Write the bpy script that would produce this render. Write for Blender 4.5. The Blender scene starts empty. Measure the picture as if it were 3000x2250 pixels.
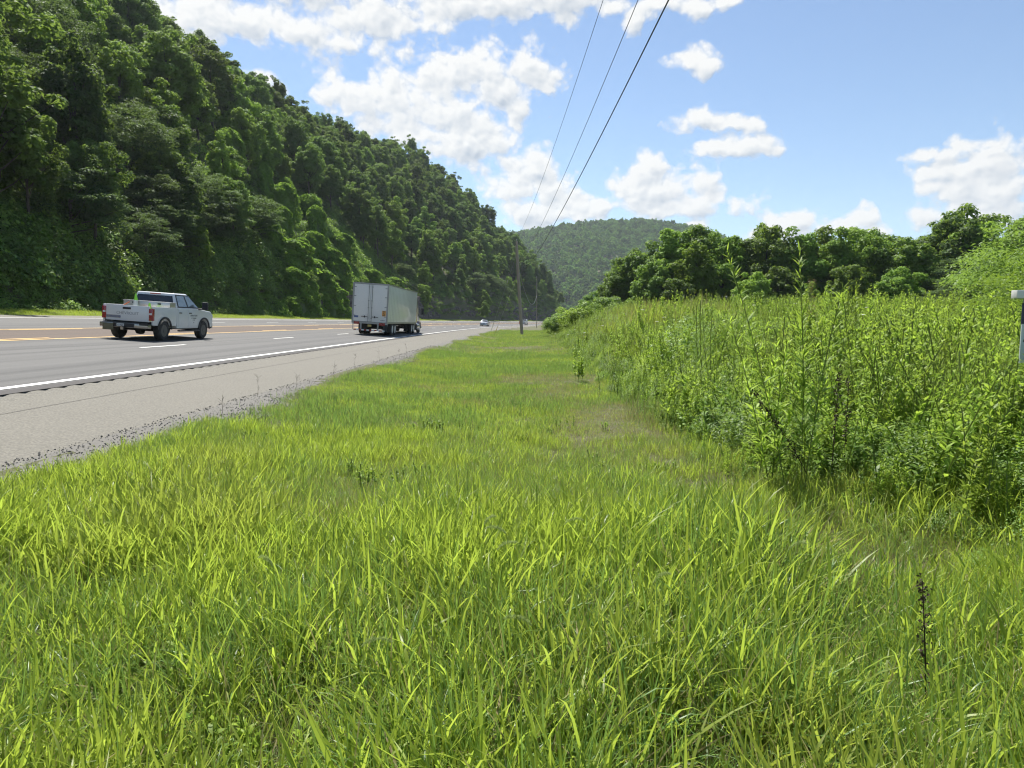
import bpy, bmesh, math, random
import numpy as np
from mathutils import Vector, Matrix
R = math.radians
PI = math.pi
scene = bpy.context.scene
col = scene.collection
rng = np.random.default_rng(11)
random.seed(5)

# ------------------------------------------------------------ camera, sun, sky, exposure
EYE = 1.65
cam_d = bpy.data.cameras.new('camera'); cam = bpy.data.objects.new('camera', cam_d); col.objects.link(cam)
cam_d.sensor_width = 36; cam_d.lens = 23.88; cam_d.clip_start = .05; cam_d.clip_end = 9000
cam.location = (0, 0, EYE); cam.rotation_euler = (R(90 - 5.2), 0, R(.35))
scene.camera = cam
HAZE, HZ0 = .00011, -30.
SUN_EL, SUN_AZ = 60, -26            # azimuth from +Y towards +X, degrees
w = bpy.data.worlds.new('World'); scene.world = w; w.use_nodes = True
nt = w.node_tree; nt.nodes.clear()
sky = nt.nodes.new('ShaderNodeTexSky'); sky.sky_type = 'NISHITA'; sky.sun_disc = False
sky.sun_elevation = R(SUN_EL); sky.sun_rotation = R(SUN_AZ); sky.air_density = 1.0; sky.dust_density = .15; sky.ozone_density = 2.6
bg = nt.nodes.new('ShaderNodeBackground'); bg.inputs[1].default_value = .076
wo = nt.nodes.new('ShaderNodeOutputWorld')
nt.links.new(sky.outputs[0], bg.inputs[0]); nt.links.new(bg.outputs[0], wo.inputs[0])
sd = bpy.data.lights.new('sun', 'SUN'); sd.energy = 5.0; sd.angle = R(.5); sd.color = (1, .96, .88)
sun = bpy.data.objects.new('sun', sd); col.objects.link(sun)
sdir = Vector((math.sin(R(SUN_AZ)) * math.cos(R(SUN_EL)), math.cos(R(SUN_AZ)) * math.cos(R(SUN_EL)), math.sin(R(SUN_EL))))
sun.rotation_euler = sdir.to_track_quat('Z', 'Y').to_euler(); sun.location = (-20, 20, 60)
scene.view_settings.view_transform = 'Standard'; scene.view_settings.look = 'None'
scene.view_settings.exposure = .95; scene.view_settings.gamma = 1
cy = scene.cycles
cy.max_bounces = 6; cy.diffuse_bounces = 3; cy.glossy_bounces = 3; cy.transmission_bounces = 4; cy.transparent_max_bounces = 8
cy.sample_clamp_indirect = 6; cy.use_adaptive_sampling = True; cy.adaptive_threshold = .02
cy.use_denoising = True; cy.filter_width = 1.15; cy.volume_bounces = 0; cy.volume_step_rate = 5

# ------------------------------------------------------------ terrain functions
def shift(Y):
    Y = np.asarray(Y, float)
    return 1.64e-6 * np.clip(Y - 30, 0, 230) ** 3 + np.clip(Y - 260, 0, None) * 3 * 1.64e-6 * 230 ** 2
def zroad(w_): return .55 + .0715 * (-8.5 - w_)
def sm(a, b, x):
    t = np.clip((x - a) / (b - a), 0, 1); return t * t * (3 - 2 * t)
def vnoise(x, y, seed=0):
    xi = np.floor(x); yi = np.floor(y); fx = x - xi; fy = y - yi
    def h(a, b):
        v = np.sin(a * 127.1 + b * 311.7 + seed * 74.7) * 43758.5453
        return v - np.floor(v)
    fx = fx * fx * (3 - 2 * fx); fy = fy * fy * (3 - 2 * fy)
    return (h(xi, yi) * (1 - fx) + h(xi + 1, yi) * fx) * (1 - fy) + (h(xi, yi + 1) * (1 - fx) + h(xi + 1, yi + 1) * fx) * fy
def fbm(x, y, seed=0, o=4):
    s = 0; a = .5; t = 0
    for i in range(o):
        s = s + a * vnoise(x * 2 ** i, y * 2 ** i, seed + i); t += a; a *= .5
    return s / t
HY = [0, 180, 220, 260, 300, 350, 390, 415, 435, 450, 700]
HH = [43, 53, 57, 59, 63, 73, 77, 64, 33, 8, 0]
BY = [0, 5, 9, 14, 22, 32, 45, 70, 110, 400]
BH = [.15, .25, .35, .55, .95, 1.45, 1.75, 1.5, 1.5, 1.2]
def ground(X, Y):
    X = np.asarray(X, float); Y = np.asarray(Y, float)
    W = X - shift(Y)
    zr = zroad(W)
    # verge and swale on the near side
    z5 = .30
    swale = z5 * (1 - sm(-5.2, -2.0, W)) + .03 * np.sin(W * 1.3 + Y * .4) + .05 * (fbm(X * .5, Y * .5, 3) - .5)
    bank = np.interp(Y, BY, BH) * sm(1.6, 6.5, X - .02 * Y) + .6 * (fbm(X * .3, Y * .3, 7) - .5) * sm(2.2, 6, X)
    near = swale + bank
    # hillside on the far side
    t = -33.5 - W
    H = np.interp(Y, HY, HH)
    cut = np.interp(Y, [70, 110], [1., 6]) * np.clip(t / 3, 0, 1)
    ripple = 5 * (fbm(X * .03 + 9, Y * .03, 21) - .5) * np.clip(t / 15, 0, 1)
    a = 2.1 + cut + 1.15 * np.clip(t - 1, 0, None) + ripple
    b = H + .1 * t + ripple
    k = 8.
    m = np.minimum(a, b) - k * np.log1p(np.exp(-np.abs(a - b) / k))
    m = np.where(np.abs(b - a) > 30, np.minimum(a, b), m)
    hill = np.where(t > 0, np.maximum(m, 2.4), 2.4)
    far = np.where(W < -30.3, zroad(-30.3) - .06 + .42 * np.clip((-30.3 - W) / 2.9, 0, 1), zr - .06)
    far = np.where(t > 0, hill, far)
    z = np.where(W > -4.95, near, far)
    z = z + (fbm(X * .02, Y * .02, 5) - .5) * 1.5 * sm(25, 60, X)
    z = np.where(Y < 2, z * sm(-60, 2, Y) + 0 * z, z)
    return z

# ------------------------------------------------------------ mesh helpers
def qmesh(name, V, Q, rnd=None, mats=(), midx=None, smooth=False):
    V = np.asarray(V, np.float32).reshape(-1, 3); Q = np.asarray(Q, np.int32).reshape(-1, 4)
    me = bpy.data.meshes.new(name)
    me.vertices.add(len(V)); me.vertices.foreach_set('co', V.ravel())
    me.loops.add(Q.size); me.loops.foreach_set('vertex_index', Q.ravel())
    me.polygons.add(len(Q)); me.polygons.foreach_set('loop_start', np.arange(0, Q.size, 4, dtype=np.int32))
    me.polygons.foreach_set('loop_total', np.full(len(Q), 4, np.int32))
    for m in mats: me.materials.append(m)
    if midx is not None: me.polygons.foreach_set('material_index', np.asarray(midx, np.int32))
    if rnd is not None:
        at = me.attributes.new('rnd', 'FLOAT', 'POINT'); at.data.foreach_set('value', np.asarray(rnd, np.float32))
    me.update(calc_edges=True)
    if smooth: me.polygons.foreach_set('use_smooth', np.ones(len(Q), bool))
    return me
def link(name, me, parent=None, **props):
    o = bpy.data.objects.new(name, me); col.objects.link(o)
    if parent is not None: o.parent = parent
    for k, v in props.items(): o[k] = v
    return o
def empty(name, loc, label, cat, group=None, rot=(0, 0, 0), scale=1):
    o = bpy.data.objects.new(name, None); col.objects.link(o)
    o.location = loc; o.rotation_euler = rot
    o.scale = (scale,) * 3 if not hasattr(scale, '__len__') else scale
    o.empty_display_size = .1
    o['label'] = label; o['category'] = cat
    if group: o['group'] = group
    return o
def tag(o, label, cat, group=None):
    o['label'] = label; o['category'] = cat
    if group: o['group'] = group
    return o

class MB:
    def __init__(s): s.v = []; s.f = []
    def add(s, vs, fs):
        n = len(s.v); s.v += [tuple(v) for v in vs]; s.f += [tuple(i + n for i in f) for f in fs]; return s
    def box(s, x0, x1, y0, y1, z0, z1):
        return s.add([(x0, y0, z0), (x1, y0, z0), (x1, y1, z0), (x0, y1, z0), (x0, y0, z1), (x1, y0, z1), (x1, y1, z1), (x0, y1, z1)],
                     [(0, 3, 2, 1), (4, 5, 6, 7), (0, 1, 5, 4), (1, 2, 6, 5), (2, 3, 7, 6), (3, 0, 4, 7)])
    def hexa(s, p8): return s.add(p8, [(0, 3, 2, 1), (4, 5, 6, 7), (0, 1, 5, 4), (1, 2, 6, 5), (2, 3, 7, 6), (3, 0, 4, 7)])
    def prism(s, pts, y0, y1):               # polygon in x,z
        n = len(pts)
        return s.add([(x, y0, z) for x, z in pts] + [(x, y1, z) for x, z in pts],
                     [tuple(range(n)), tuple(range(2 * n - 1, n - 1, -1))] + [(i, i + n, (i + 1) % n + n, (i + 1) % n) for i in range(n)])
    def tube(s, pts, rad, n=8, cap=True):
        pts = [Vector(p) for p in pts]
        if not hasattr(rad, '__len__'): rad = [rad] * len(pts)
        rings = []
        for i, p in enumerate(pts):
            d = (pts[min(i + 1, len(pts) - 1)] - pts[max(i - 1, 0)]).normalized()
            a = d.orthogonal().normalized() if abs(d.z) < .999 else Vector((1, 0, 0)); b = d.cross(a)
            rings.append([p + (a * math.cos(2 * PI * k / n) + b * math.sin(2 * PI * k / n)) * rad[i] for k in range(n)])
        vs = [v for r in rings for v in r]
        fs = [(i * n + k, i * n + (k + 1) % n, (i + 1) * n + (k + 1) % n, (i + 1) * n + k) for i in range(len(pts) - 1) for k in range(n)]
        if cap: fs += [tuple(range(n - 1, -1, -1)), tuple((len(pts) - 1) * n + k for k in range(n))]
        return s.add(vs, fs)
    def lathe_y(s, c, prof, n=28):            # profile (radius, y) about the y axis through c
        vs = [(c[0] + r * math.cos(2 * PI * k / n), c[1] + y, c[2] + r * math.sin(2 * PI * k / n)) for r, y in prof for k in range(n)]
        m = len(prof)
        fs = [(i * n + k, i * n + (k + 1) % n, (i + 1) * n + (k + 1) % n, (i + 1) * n + k) for i in range(m - 1) for k in range(n)]
        return s.add(vs, fs + [tuple(range(n)), tuple((m - 1) * n + k for k in range(n))])
    def lathe_z(s, c, prof, n=20):
        vs = [(c[0] + r * math.cos(2 * PI * k / n), c[1] + r * math.sin(2 * PI * k / n), c[2] + z) for r, z in prof for k in range(n)]
        m = len(prof)
        fs = [(i * n + k, i * n + (k + 1) % n, (i + 1) * n + (k + 1) % n, (i + 1) * n + k) for i in range(m - 1) for k in range(n)]
        return s.add(vs, fs + [tuple(range(n)), tuple((m - 1) * n + k for k in range(n))])
    def build(s, name, mat, parent=None, bevel=0, smooth=False, seg=2, **props):
        me = bpy.data.meshes.new(name); me.from_pydata(s.v, [], s.f)
        bm = bmesh.new(); bm.from_mesh(me)
        bmesh.ops.recalc_face_normals(bm, faces=bm.faces)
        if bevel:
            es = [e for e in bm.edges if len(e.link_faces) == 2 and e.calc_face_angle(0) > .5]
            bmesh.ops.bevel(bm, geom=es, offset=bevel, segments=seg, profile=.6, affect='EDGES', clamp_overlap=True)
        bm.to_mesh(me); bm.free(); me.materials.append(mat)
        if smooth or bevel:
            me.polygons.foreach_set('use_smooth', np.ones(len(me.polygons), bool))
            me.set_sharp_from_angle(angle=R(35))
        return link(name, me, parent, **props)

# ------------------------------------------------------------ materials
def newmat(name):
    m = bpy.data.materials.new(name); m.use_nodes = True; t = m.node_tree; t.nodes.clear()
    o = t.nodes.new('ShaderNodeOutputMaterial'); return m, t, o
class NT:
    def __init__(s, t): s.t = t
    def n(s, typ, **k):
        x = s.t.nodes.new(typ)
        for a, b in k.items(): setattr(x, a, b)
        return x
    def l(s, a, b): s.t.links.new(a, b)
    def math(s, op, a, b=None, clamp=False):
        x = s.n('ShaderNodeMath', operation=op); x.use_clamp = clamp
        for i, v in enumerate((a, b)):
            if v is None: continue
            if isinstance(v, (int, float)): x.inputs[i].default_value = v
            else: s.l(v, x.inputs[i])
        return x.outputs[0]
    def mix(s, f, a, b):
        x = s.n('ShaderNodeMix', data_type='RGBA')
        for i, v in ((0, f), (6, a), (7, b)):
            if isinstance(v, (int, float)): x.inputs[i].default_value = v
            elif isinstance(v, tuple): x.inputs[i].default_value = (*v, 1)
            else: s.l(v, x.inputs[i])
        return x.outputs[2]
    def noise(s, vec, scale, detail=4, rough=.55):
        x = s.n('ShaderNodeTexNoise'); x.inputs['Scale'].default_value = scale; x.inputs['Detail'].default_value = detail
        x.inputs['Roughness'].default_value = rough
        if vec is not None: s.l(vec, x.inputs['Vector'])
        return x.outputs[0]
    def ramp(s, f, a, b):
        x = s.n('ShaderNodeMapRange'); x.interpolation_type = 'SMOOTHSTEP'; s.l(f, x.inputs[0])
        x.inputs[1].default_value = a; x.inputs[2].default_value = b; return x.outputs[0]
def leafmat(name, ca, cb, cc=None, var=0, trans=.42, rough=.5, spec=.25, patch=0, pc=(.2, .2, .05), tcol=(.36, .46, .06)):
    m, t, o = newmat(name); N = NT(t)
    at = N.n('ShaderNodeAttribute', attribute_name='rnd').outputs['Fac']
    oi = N.n('ShaderNodeObjectInfo').outputs['Random']
    c = N.mix(at, ca, cb)
    if cc: c = N.mix(N.math('MULTIPLY', oi, .75), c, cc)
    if var:
        vm = N.n('ShaderNodeVectorMath', operation='SCALE'); N.l(c, vm.inputs[0]); N.l(N.math('ADD', N.math('MULTIPLY', N.math('FRACT', N.math('MULTIPLY', oi, 7.31)), var), 1 - var * .45), vm.inputs[3]); c = vm.outputs[0]
    if patch:
        g = N.n('ShaderNodeNewGeometry')
        f = N.ramp(N.noise(g.outputs['Position'], patch, 3), .48, .66)
        c = N.mix(N.math('MULTIPLY', f, .55), c, pc)
    p = N.n('ShaderNodeBsdfPrincipled'); N.l(c, p.inputs['Base Color']); p.inputs['Roughness'].default_value = rough
    p.inputs['Specular IOR Level'].default_value = spec
    tr = N.n('ShaderNodeBsdfTranslucent')
    tc = N.mix(.30, c, tcol); N.l(tc, tr.inputs[0])
    mx = N.n('ShaderNodeMixShader'); mx.inputs[0].default_value = trans
    N.l(p.outputs[0], mx.inputs[1]); N.l(tr.outputs[0], mx.inputs[2]); N.l(mx.outputs[0], o.inputs[0])
    return m
def pmat(name, c, rough=.5, metal=0, spec=.5, coat=0, dirt=None, nscale=3, bump=0, amt=.5, c2=None, vscale=None):
    m, t, o = newmat(name); N = NT(t); p = N.n('ShaderNodeBsdfPrincipled')
    tc = N.n('ShaderNodeTexCoord').outputs['Object']
    if vscale:
        mp = N.n('ShaderNodeMapping'); mp.inputs['Scale'].default_value = vscale; N.l(tc, mp.inputs[0]); tc = mp.outputs[0]
    nz = N.noise(tc, nscale, 6, .6)
    cc = N.mix(nz, c, c2 if c2 else tuple(v * .85 for v in c))
    if dirt:
        sp = N.n('ShaderNodeSeparateXYZ'); N.l(N.n('ShaderNodeTexCoord').outputs['Object'], sp.inputs[0])
        f = N.math('MULTIPLY', N.ramp(N.math('ADD', sp.outputs[2], N.math('MULTIPLY', nz, .35)), dirt[1], dirt[2]), amt)
        cc = N.mix(f, cc, dirt[0])
    N.l(cc, p.inputs['Base Color']); p.inputs['Roughness'].default_value = rough; p.inputs['Metallic'].default_value = metal
    p.inputs['Specular IOR Level'].default_value = spec; p.inputs['Coat Weight'].default_value = coat
    if bump:
        b = N.n('ShaderNodeBump'); b.inputs['Strength'].default_value = bump; b.inputs['Distance'].default_value = .02
        N.l(N.noise(tc, nscale * 8, 4), b.inputs['Height']); N.l(b.outputs[0], p.inputs['Normal'])
    N.l(p.outputs[0], o.inputs[0]); return m

M = {}
M['oak'] = leafmat('oak_leaves', (.042, .10, .028), (.10, .195, .042), (.13, .20, .036), var=1.0, trans=.48, rough=.65, spec=.18)
M['tulip'] = leafmat('tulip_leaves', (.09, .19, .030), (.20, .34, .046), (.22, .33, .035), var=.6, trans=.48, rough=.6, spec=.2)
M['mimosa'] = leafmat('mimosa_leaves', (.032, .078, .032), (.07, .14, .048), (.06, .11, .04), var=.5, trans=.38, rough=.65, spec=.2)
M['yellowmimosa'] = leafmat('yellow_mimosa_leaves', (.08, .16, .015), (.16, .26, .02), trans=.5)
M['kudzu'] = leafmat('kudzu_leaves', (.11, .23, .032), (.24, .41, .052), (.15, .28, .035), trans=.58, rough=.6, spec=.2)
M['far'] = leafmat('far_leaves', (.06, .145, .03), (.13, .25, .042), (.11, .20, .034), var=1.1, trans=.4, rough=.7, spec=.1)
M['bark'] = pmat('bark', (.09, .075, .06), .9, c2=(.045, .036, .03), nscale=6, bump=.5)
M['grass'] = leafmat('grass_blades', (.18, .28, .036), (.38, .48, .055), (.32, .40, .045), var=.5, patch=.5, pc=(.30, .33, .06), trans=.62, rough=.42, spec=.4)
M['grass2'] = leafmat('grass_blades_cool', (.10, .21, .05), (.20, .33, .08), (.16, .27, .05), var=.6, trans=.52, rough=.4, spec=.5)
M['dry'] = leafmat('dry_grass', (.24, .19, .10), (.42, .34, .19), (.2, .2, .07), trans=.35, rough=.6)
M['weed'] = leafmat('weed_leaves', (.155, .275, .040), (.34, .48, .060), (.30, .40, .048), var=.65, trans=.58, rough=.5, spec=.3)
M['weed2'] = leafmat('weed_leaves_dark', (.10, .195, .038), (.21, .34, .056), (.15, .25, .035), var=.6, trans=.5, rough=.5, spec=.35)
M['stem'] = leafmat('green_stems', (.12, .17, .04), (.18, .22, .05), trans=.1)
M['brownstem'] = leafmat('brown_seed_stalks', (.035, .022, .014), (.07, .045, .03), trans=.05)
M['reddish'] = leafmat('seed_heads', (.16, .10, .05), (.24, .17, .08), trans=.35)
M['foxtail'] = leafmat('foxtail_bristles', (.26, .34, .12), (.40, .46, .20), trans=.5)
M['white'] = leafmat('white_petals', (.7, .72, .66), (.85, .85, .8), trans=.3)

def ground_mat():
    m, t, o = newmat('earth_and_thatch'); N = NT(t); p = N.n('ShaderNodeBsdfPrincipled')
    g = N.n('ShaderNodeNewGeometry').outputs['Position']
    a = N.noise(g, 1.2, 6, .7); b = N.noise(g, 14, 4, .7)
    c = N.mix(a, (.055, .062, .02), (.13, .105, .06)); c = N.mix(N.math('MULTIPLY', b, .6), c, (.06, .085, .018))
    N.l(c, p.inputs['Base Color']); p.inputs['Roughness'].default_value = .95
    bp = N.n('ShaderNodeBump'); bp.inputs['Distance'].default_value = .05; N.l(b, bp.inputs['Height']); N.l(bp.outputs[0], p.inputs['Normal'])
    N.l(p.outputs[0], o.inputs[0]); return m
M['earth'] = ground_mat()
M['fieldoak'] = leafmat('field_oak_leaves', (.065, .15, .028), (.15, .27, .044), (.18, .28, .036), var=.9, trans=.5, rough=.55, spec=.25)
def asphalt(name, ca, cb, grain, gscale, streak=0, stc=(.1, .1, .1), bump=.4):
    m, t, o = newmat(name); N = NT(t); p = N.n('ShaderNodeBsdfPrincipled')
    g = N.n('ShaderNodeNewGeometry').outputs['Position']
    a = N.noise(g, .6, 5, .65)
    c = N.mix(a, ca, cb)
    uv = N.n('ShaderNodeAttribute', attribute_name='lane').outputs['Vector']   # x: lateral metres, y: along
    if streak:
        mp = N.n('ShaderNodeMapping'); mp.inputs['Scale'].default_value = (1.1, .012, 1); N.l(uv, mp.inputs[0])
        s = N.ramp(N.noise(mp.outputs[0], 1.6, 5, .6), .42, .66)
        c = N.mix(N.math('MULTIPLY', s, streak), c, stc)
    v = N.n('ShaderNodeTexVoronoi'); v.inputs['Scale'].default_value = gscale; N.l(g, v.inputs['Vector'])
    f = N.math('MULTIPLY', N.ramp(v.outputs['Color'] if False else N.noise(g, gscale, 2, .5), .40, .62), grain)
    c = N.mix(f, c, tuple(min(1, x * 1.75) for x in ca))
    N.l(c, p.inputs['Base Color']); p.inputs['Roughness'].default_value = .8; p.inputs['Specular IOR Level'].default_value = .35
    bp = N.n('ShaderNodeBump'); bp.inputs['Strength'].default_value = bump; bp.inputs['Distance'].default_value = .01
    N.l(v.outputs[0], bp.inputs['Height']); N.l(bp.outputs[0], p.inputs['Normal'])
    N.l(p.outputs[0], o.inputs[0]); return m
M['road'] = asphalt('worn_asphalt', (.078, .076, .073), (.105, .102, .098), .30, 60, .9, (.044, .043, .043))
M['turn'] = asphalt('brown_asphalt', (.068, .046, .033), (.086, .060, .045), .25, 60, .4, (.05, .038, .032))
M['shoulder'] = asphalt('chip_seal', (.094, .087, .071), (.126, .118, .098), .9, 34, 0, bump=.9)
M['seal'] = asphalt('dark_seal', (.040, .036, .035), (.055, .05, .048), .2, 60)
M['gravel'] = asphalt('gravel_stones', (.088, .082, .072), (.135, .128, .112), .45, 45, 0, bump=.8)
M['paintw'] = pmat('white_road_paint', (.78, .78, .74), .6, c2=(.62, .61, .57), nscale=5)
M['painty'] = pmat('yellow_road_paint', (.75, .42, .07), .6, c2=(.80, .58, .25), nscale=2)
def rockmat():
    m, t, o = newmat('weathered_shale'); N = NT(t); p = N.n('ShaderNodeBsdfPrincipled')
    g = N.n('ShaderNodeNewGeometry').outputs['Position']
    mp = N.n('ShaderNodeMapping'); mp.inputs['Scale'].default_value = (.5, .5, 1.4); mp.inputs['Rotation'].default_value = (.5, .3, 0); N.l(g, mp.inputs[0])
    a = N.noise(mp.outputs[0], 1.0, 8, .72)
    c = N.mix(N.ramp(a, .35, .65), (.03, .025, .022), (.15, .125, .105))
    N.l(c, p.inputs['Base Color']); p.inputs['Roughness'].default_value = .9
    bp = N.n('ShaderNodeBump'); bp.inputs['Distance'].default_value = .6; N.l(a, bp.inputs['Height']); N.l(bp.outputs[0], p.inputs['Normal'])
    N.l(p.outputs[0], o.inputs[0]); return m
M['rock'] = rockmat()

# ------------------------------------------------------------ the setting: ground, road
def gridmesh(name, A, B, fn, mat, lane=False, smooth=True):
    U, V = np.meshgrid(A, B)
    P = fn(U, V)
    n, m = U.shape
    idx = np.arange(n * m).reshape(n, m)
    Q = np.stack([idx[:-1, :-1], idx[:-1, 1:], idx[1:, 1:], idx[1:, :-1]], -1).reshape(-1, 4)
    me = qmesh(name, P.reshape(-1, 3), Q, mats=[mat], smooth=smooth)
    if lane:
        at = me.attributes.new('lane', 'FLOAT_VECTOR', 'POINT')
        at.data.foreach_set('vector', np.stack([U, V, U * 0], -1).astype(np.float32).ravel())
    return me
def gfn(W, Y):
    X = W + shift(Y) * np.where(np.abs(W) > 300, 0, 1); return np.stack([X, Y, ground(X, Y)], -1)
Wg = np.unique(np.concatenate([np.linspace(-1500, -300, 13), np.linspace(-300, -120, 19), np.linspace(-120, -36, 35), [-35.5, -35, -34.5, -34, -33.6, -33.4, -33, -32, -31.3, -30.8, -30.35, -30.2, -29, -25, -20, -15, -10, -6], np.linspace(-5.2, 12, 70), np.linspace(12.5, 60, 60), np.linspace(65, 300, 30), np.linspace(300, 1500, 13)]))
Yg = np.unique(np.concatenate([np.linspace(-250, 0, 16), np.linspace(0, 20, 60), np.linspace(20, 120, 120), np.linspace(122, 480, 120), np.linspace(500, 2000, 40)]))
link('ground', gridmesh('ground', Wg, Yg, gfn, M['earth']), kind='structure')

def ribbon(name, w0, w1, mat, dz, y0=-40, y1=640, step=2., nw=2, ys=None, wav=None):
    Y = ys if ys is not None else np.arange(y0, y1 + .01, step)
    Wv = np.linspace(w0, w1, nw)
    def f(W, Yv):
        if wav is not None: W = W + wav(W, Yv)
        X = W + shift(Yv); return np.stack([X, Yv, zroad(W) + dz], -1)
    return gridmesh(name, Wv, Y, f, mat, lane=True)
def S(name, me): return link(name, me, kind='structure')
S('road', ribbon('road', -27.6, -8.2, M['road'], 0, nw=8))
S('turn_lane', ribbon('turn_lane', -19.85, -15.95, M['turn'], .004))
S('far_shoulder', ribbon('far_shoulder', -30.3, -27.602, M['shoulder'], -.004))
# near shoulder with a milled rumble strip
ysn = np.concatenate([np.arange(-20, 6, 1.), np.arange(6, 90, .06), np.arange(90, 640, 2.)])
wsn = np.array([-8.198, -8.08, -8.06, -8.02, -7.6, -7.52, -7.50, -6.4, -5.4, -4.6])
def shf(W, Y):
    g = np.where((np.abs(W + 7.81) < .24) & (Y > 6) & (Y < 90), .5 * (1 + np.cos(2 * PI * (Y - .25 * (W + 7.77)) / .48)), 0) ** 2
    X = W + shift(Y); edge = np.where(W > -5, -.03, 0)
    return np.stack([X, Y, zroad(W) - .004 - .027 * g + edge], -1)
S('shoulder', gridmesh('shoulder', wsn, ysn, shf, M['shoulder'], lane=True))
S('seal_strip', ribbon('seal_strip', -8.33, -8.03, M['seal'], .004))
S('joint_line', ribbon('joint_line', -6.857, -6.843, M['seal'], .0035, y1=200, step=.7, wav=lambda W, Y: .03 * (vnoise(Y * 1.1, Y * 0, 3) - .5)))
# gravel verge: uneven outline, lumpy surface, loose stones
def gvf(W, Y):
    e = (W > -4.3) * .5 * (fbm(Y * .7, Y * 0 + 3, 9) - .5) + (W < -4.75) * .12 * (fbm(Y * 2, Y * 0, 4) - .5)
    W2 = W + e; X = W2 + shift(Y)
    return np.stack([X, Y, zroad(W2) + .012 + .03 * (fbm(X * 9, Y * 9, 2) - .5) - .05 * sm(-4.6, -3.9, W2)], -1)
S('gravel_verge', gridmesh('gravel_verge', np.linspace(-4.85, -4.0, 12), np.concatenate([np.arange(5, 45, .1), np.arange(45, 200, 1.)]), gvf, M['gravel'], lane=True))
# painted lines
S('edge_line', ribbon('edge_line', -8.60, -8.42, M['paintw'], .008, step=1.5))
S('far_edge_line', ribbon('far_edge_line', -27.3, -27.12, M['paintw'], .008))
S('yellow_line', ribbon('yellow_line', -15.92, -15.80, M['painty'], .008))
S('far_yellow_line', ribbon('far_yellow_line', -20.0, -19.88, M['painty'], .008))
def dashes(name, w, mat, start, L, cyc, n, wd=.12):
    V = []; Q = []
    for i in range(n):
        a = start + cyc * i
        yy = np.linspace(a, a + L, 4)
        b = len(V)
        for y in yy:
            for ww in (w - wd / 2, w + wd / 2): V.append((ww + float(shift(y)), y, zroad(ww) + .012))
        for k in range(3): Q.append((b + 2 * k, b + 2 * k + 1, b + 2 * k + 3, b + 2 * k + 2))
    S(name, qmesh(name, V, Q, mats=[mat]))
dashes('lane_dashes', -12.2, M['paintw'], -2.4, 3.0, 12.2, 40)
dashes('far_lane_dashes', -23.5, M['paintw'], 3, 3.0, 12.2, 40)
dashes('turn_lane_dashes', -16.2, M['painty'], 19, 4.5, 12.2, 40)
dashes('far_turn_lane_dashes', -19.6, M['painty'], 14, 4.5, 12.2, 40)

# rock cut along the foot of the hill beyond the road
def rockf(T, Y):
    over = np.clip(T - 6, 0, None)
    tt = -.25 + np.minimum(T, 6) * .16 + over * 2.6 + .7 * (fbm(Y * .12, T * .25, 31) - .5) * 2 + .5 * (fbm(Y * .8, T * .8, 33) - .5) * 2
    X = -33.5 - tt + shift(Y)
    hh = np.interp(Y, [84, 104, 130, 200, 420, 440], [0, .5, .85, .8, .75, .2]) * (1 + .6 * (fbm(Y * .04, Y * 0, 8) - .5) * 2)
    Z = 2.2 + np.minimum(T, 6) * hh + over * .5 + .35 * (fbm(Y * .6, T * 1.1, 14) - .5)
    return np.stack([X - (1 - np.clip(hh, 0, 1)) * 2.5, Y, Z], -1)
link('rock_cut', gridmesh('rock_cut', np.linspace(0, 7.2, 22), np.arange(84, 440, .7), rockf, M['rock'], smooth=False), kind='structure')

# distant mountain
def mtn(X, Y):
    rid = np.interp(X, [-500, -150, 0, 123, 221, 293, 345, 410, 515, 900, 1300], [130, 150, 165, 184, 189, 184, 172, 150, 112, 70, 40])
    a = np.clip((Y - 830) / 470, 0, 1)
    z = rid * (a ** .85) * np.where(Y > 1300, 1 - (Y - 1300) / 900, 1)
    z = z + 22 * (fbm(X * .006, Y * .004, 41) - .5) * np.sin(a * PI) * 1.6 + 10 * (fbm(X * .02, Y * .012, 47) - .5) * np.sin(a * PI)
    return np.stack([X, Y, z - 1.5 + .5], -1)
link('mountain', gridmesh('mountain', np.linspace(-500, 1300, 120), np.linspace(828, 1700, 90), mtn, M['earth']), kind='structure')

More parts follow.
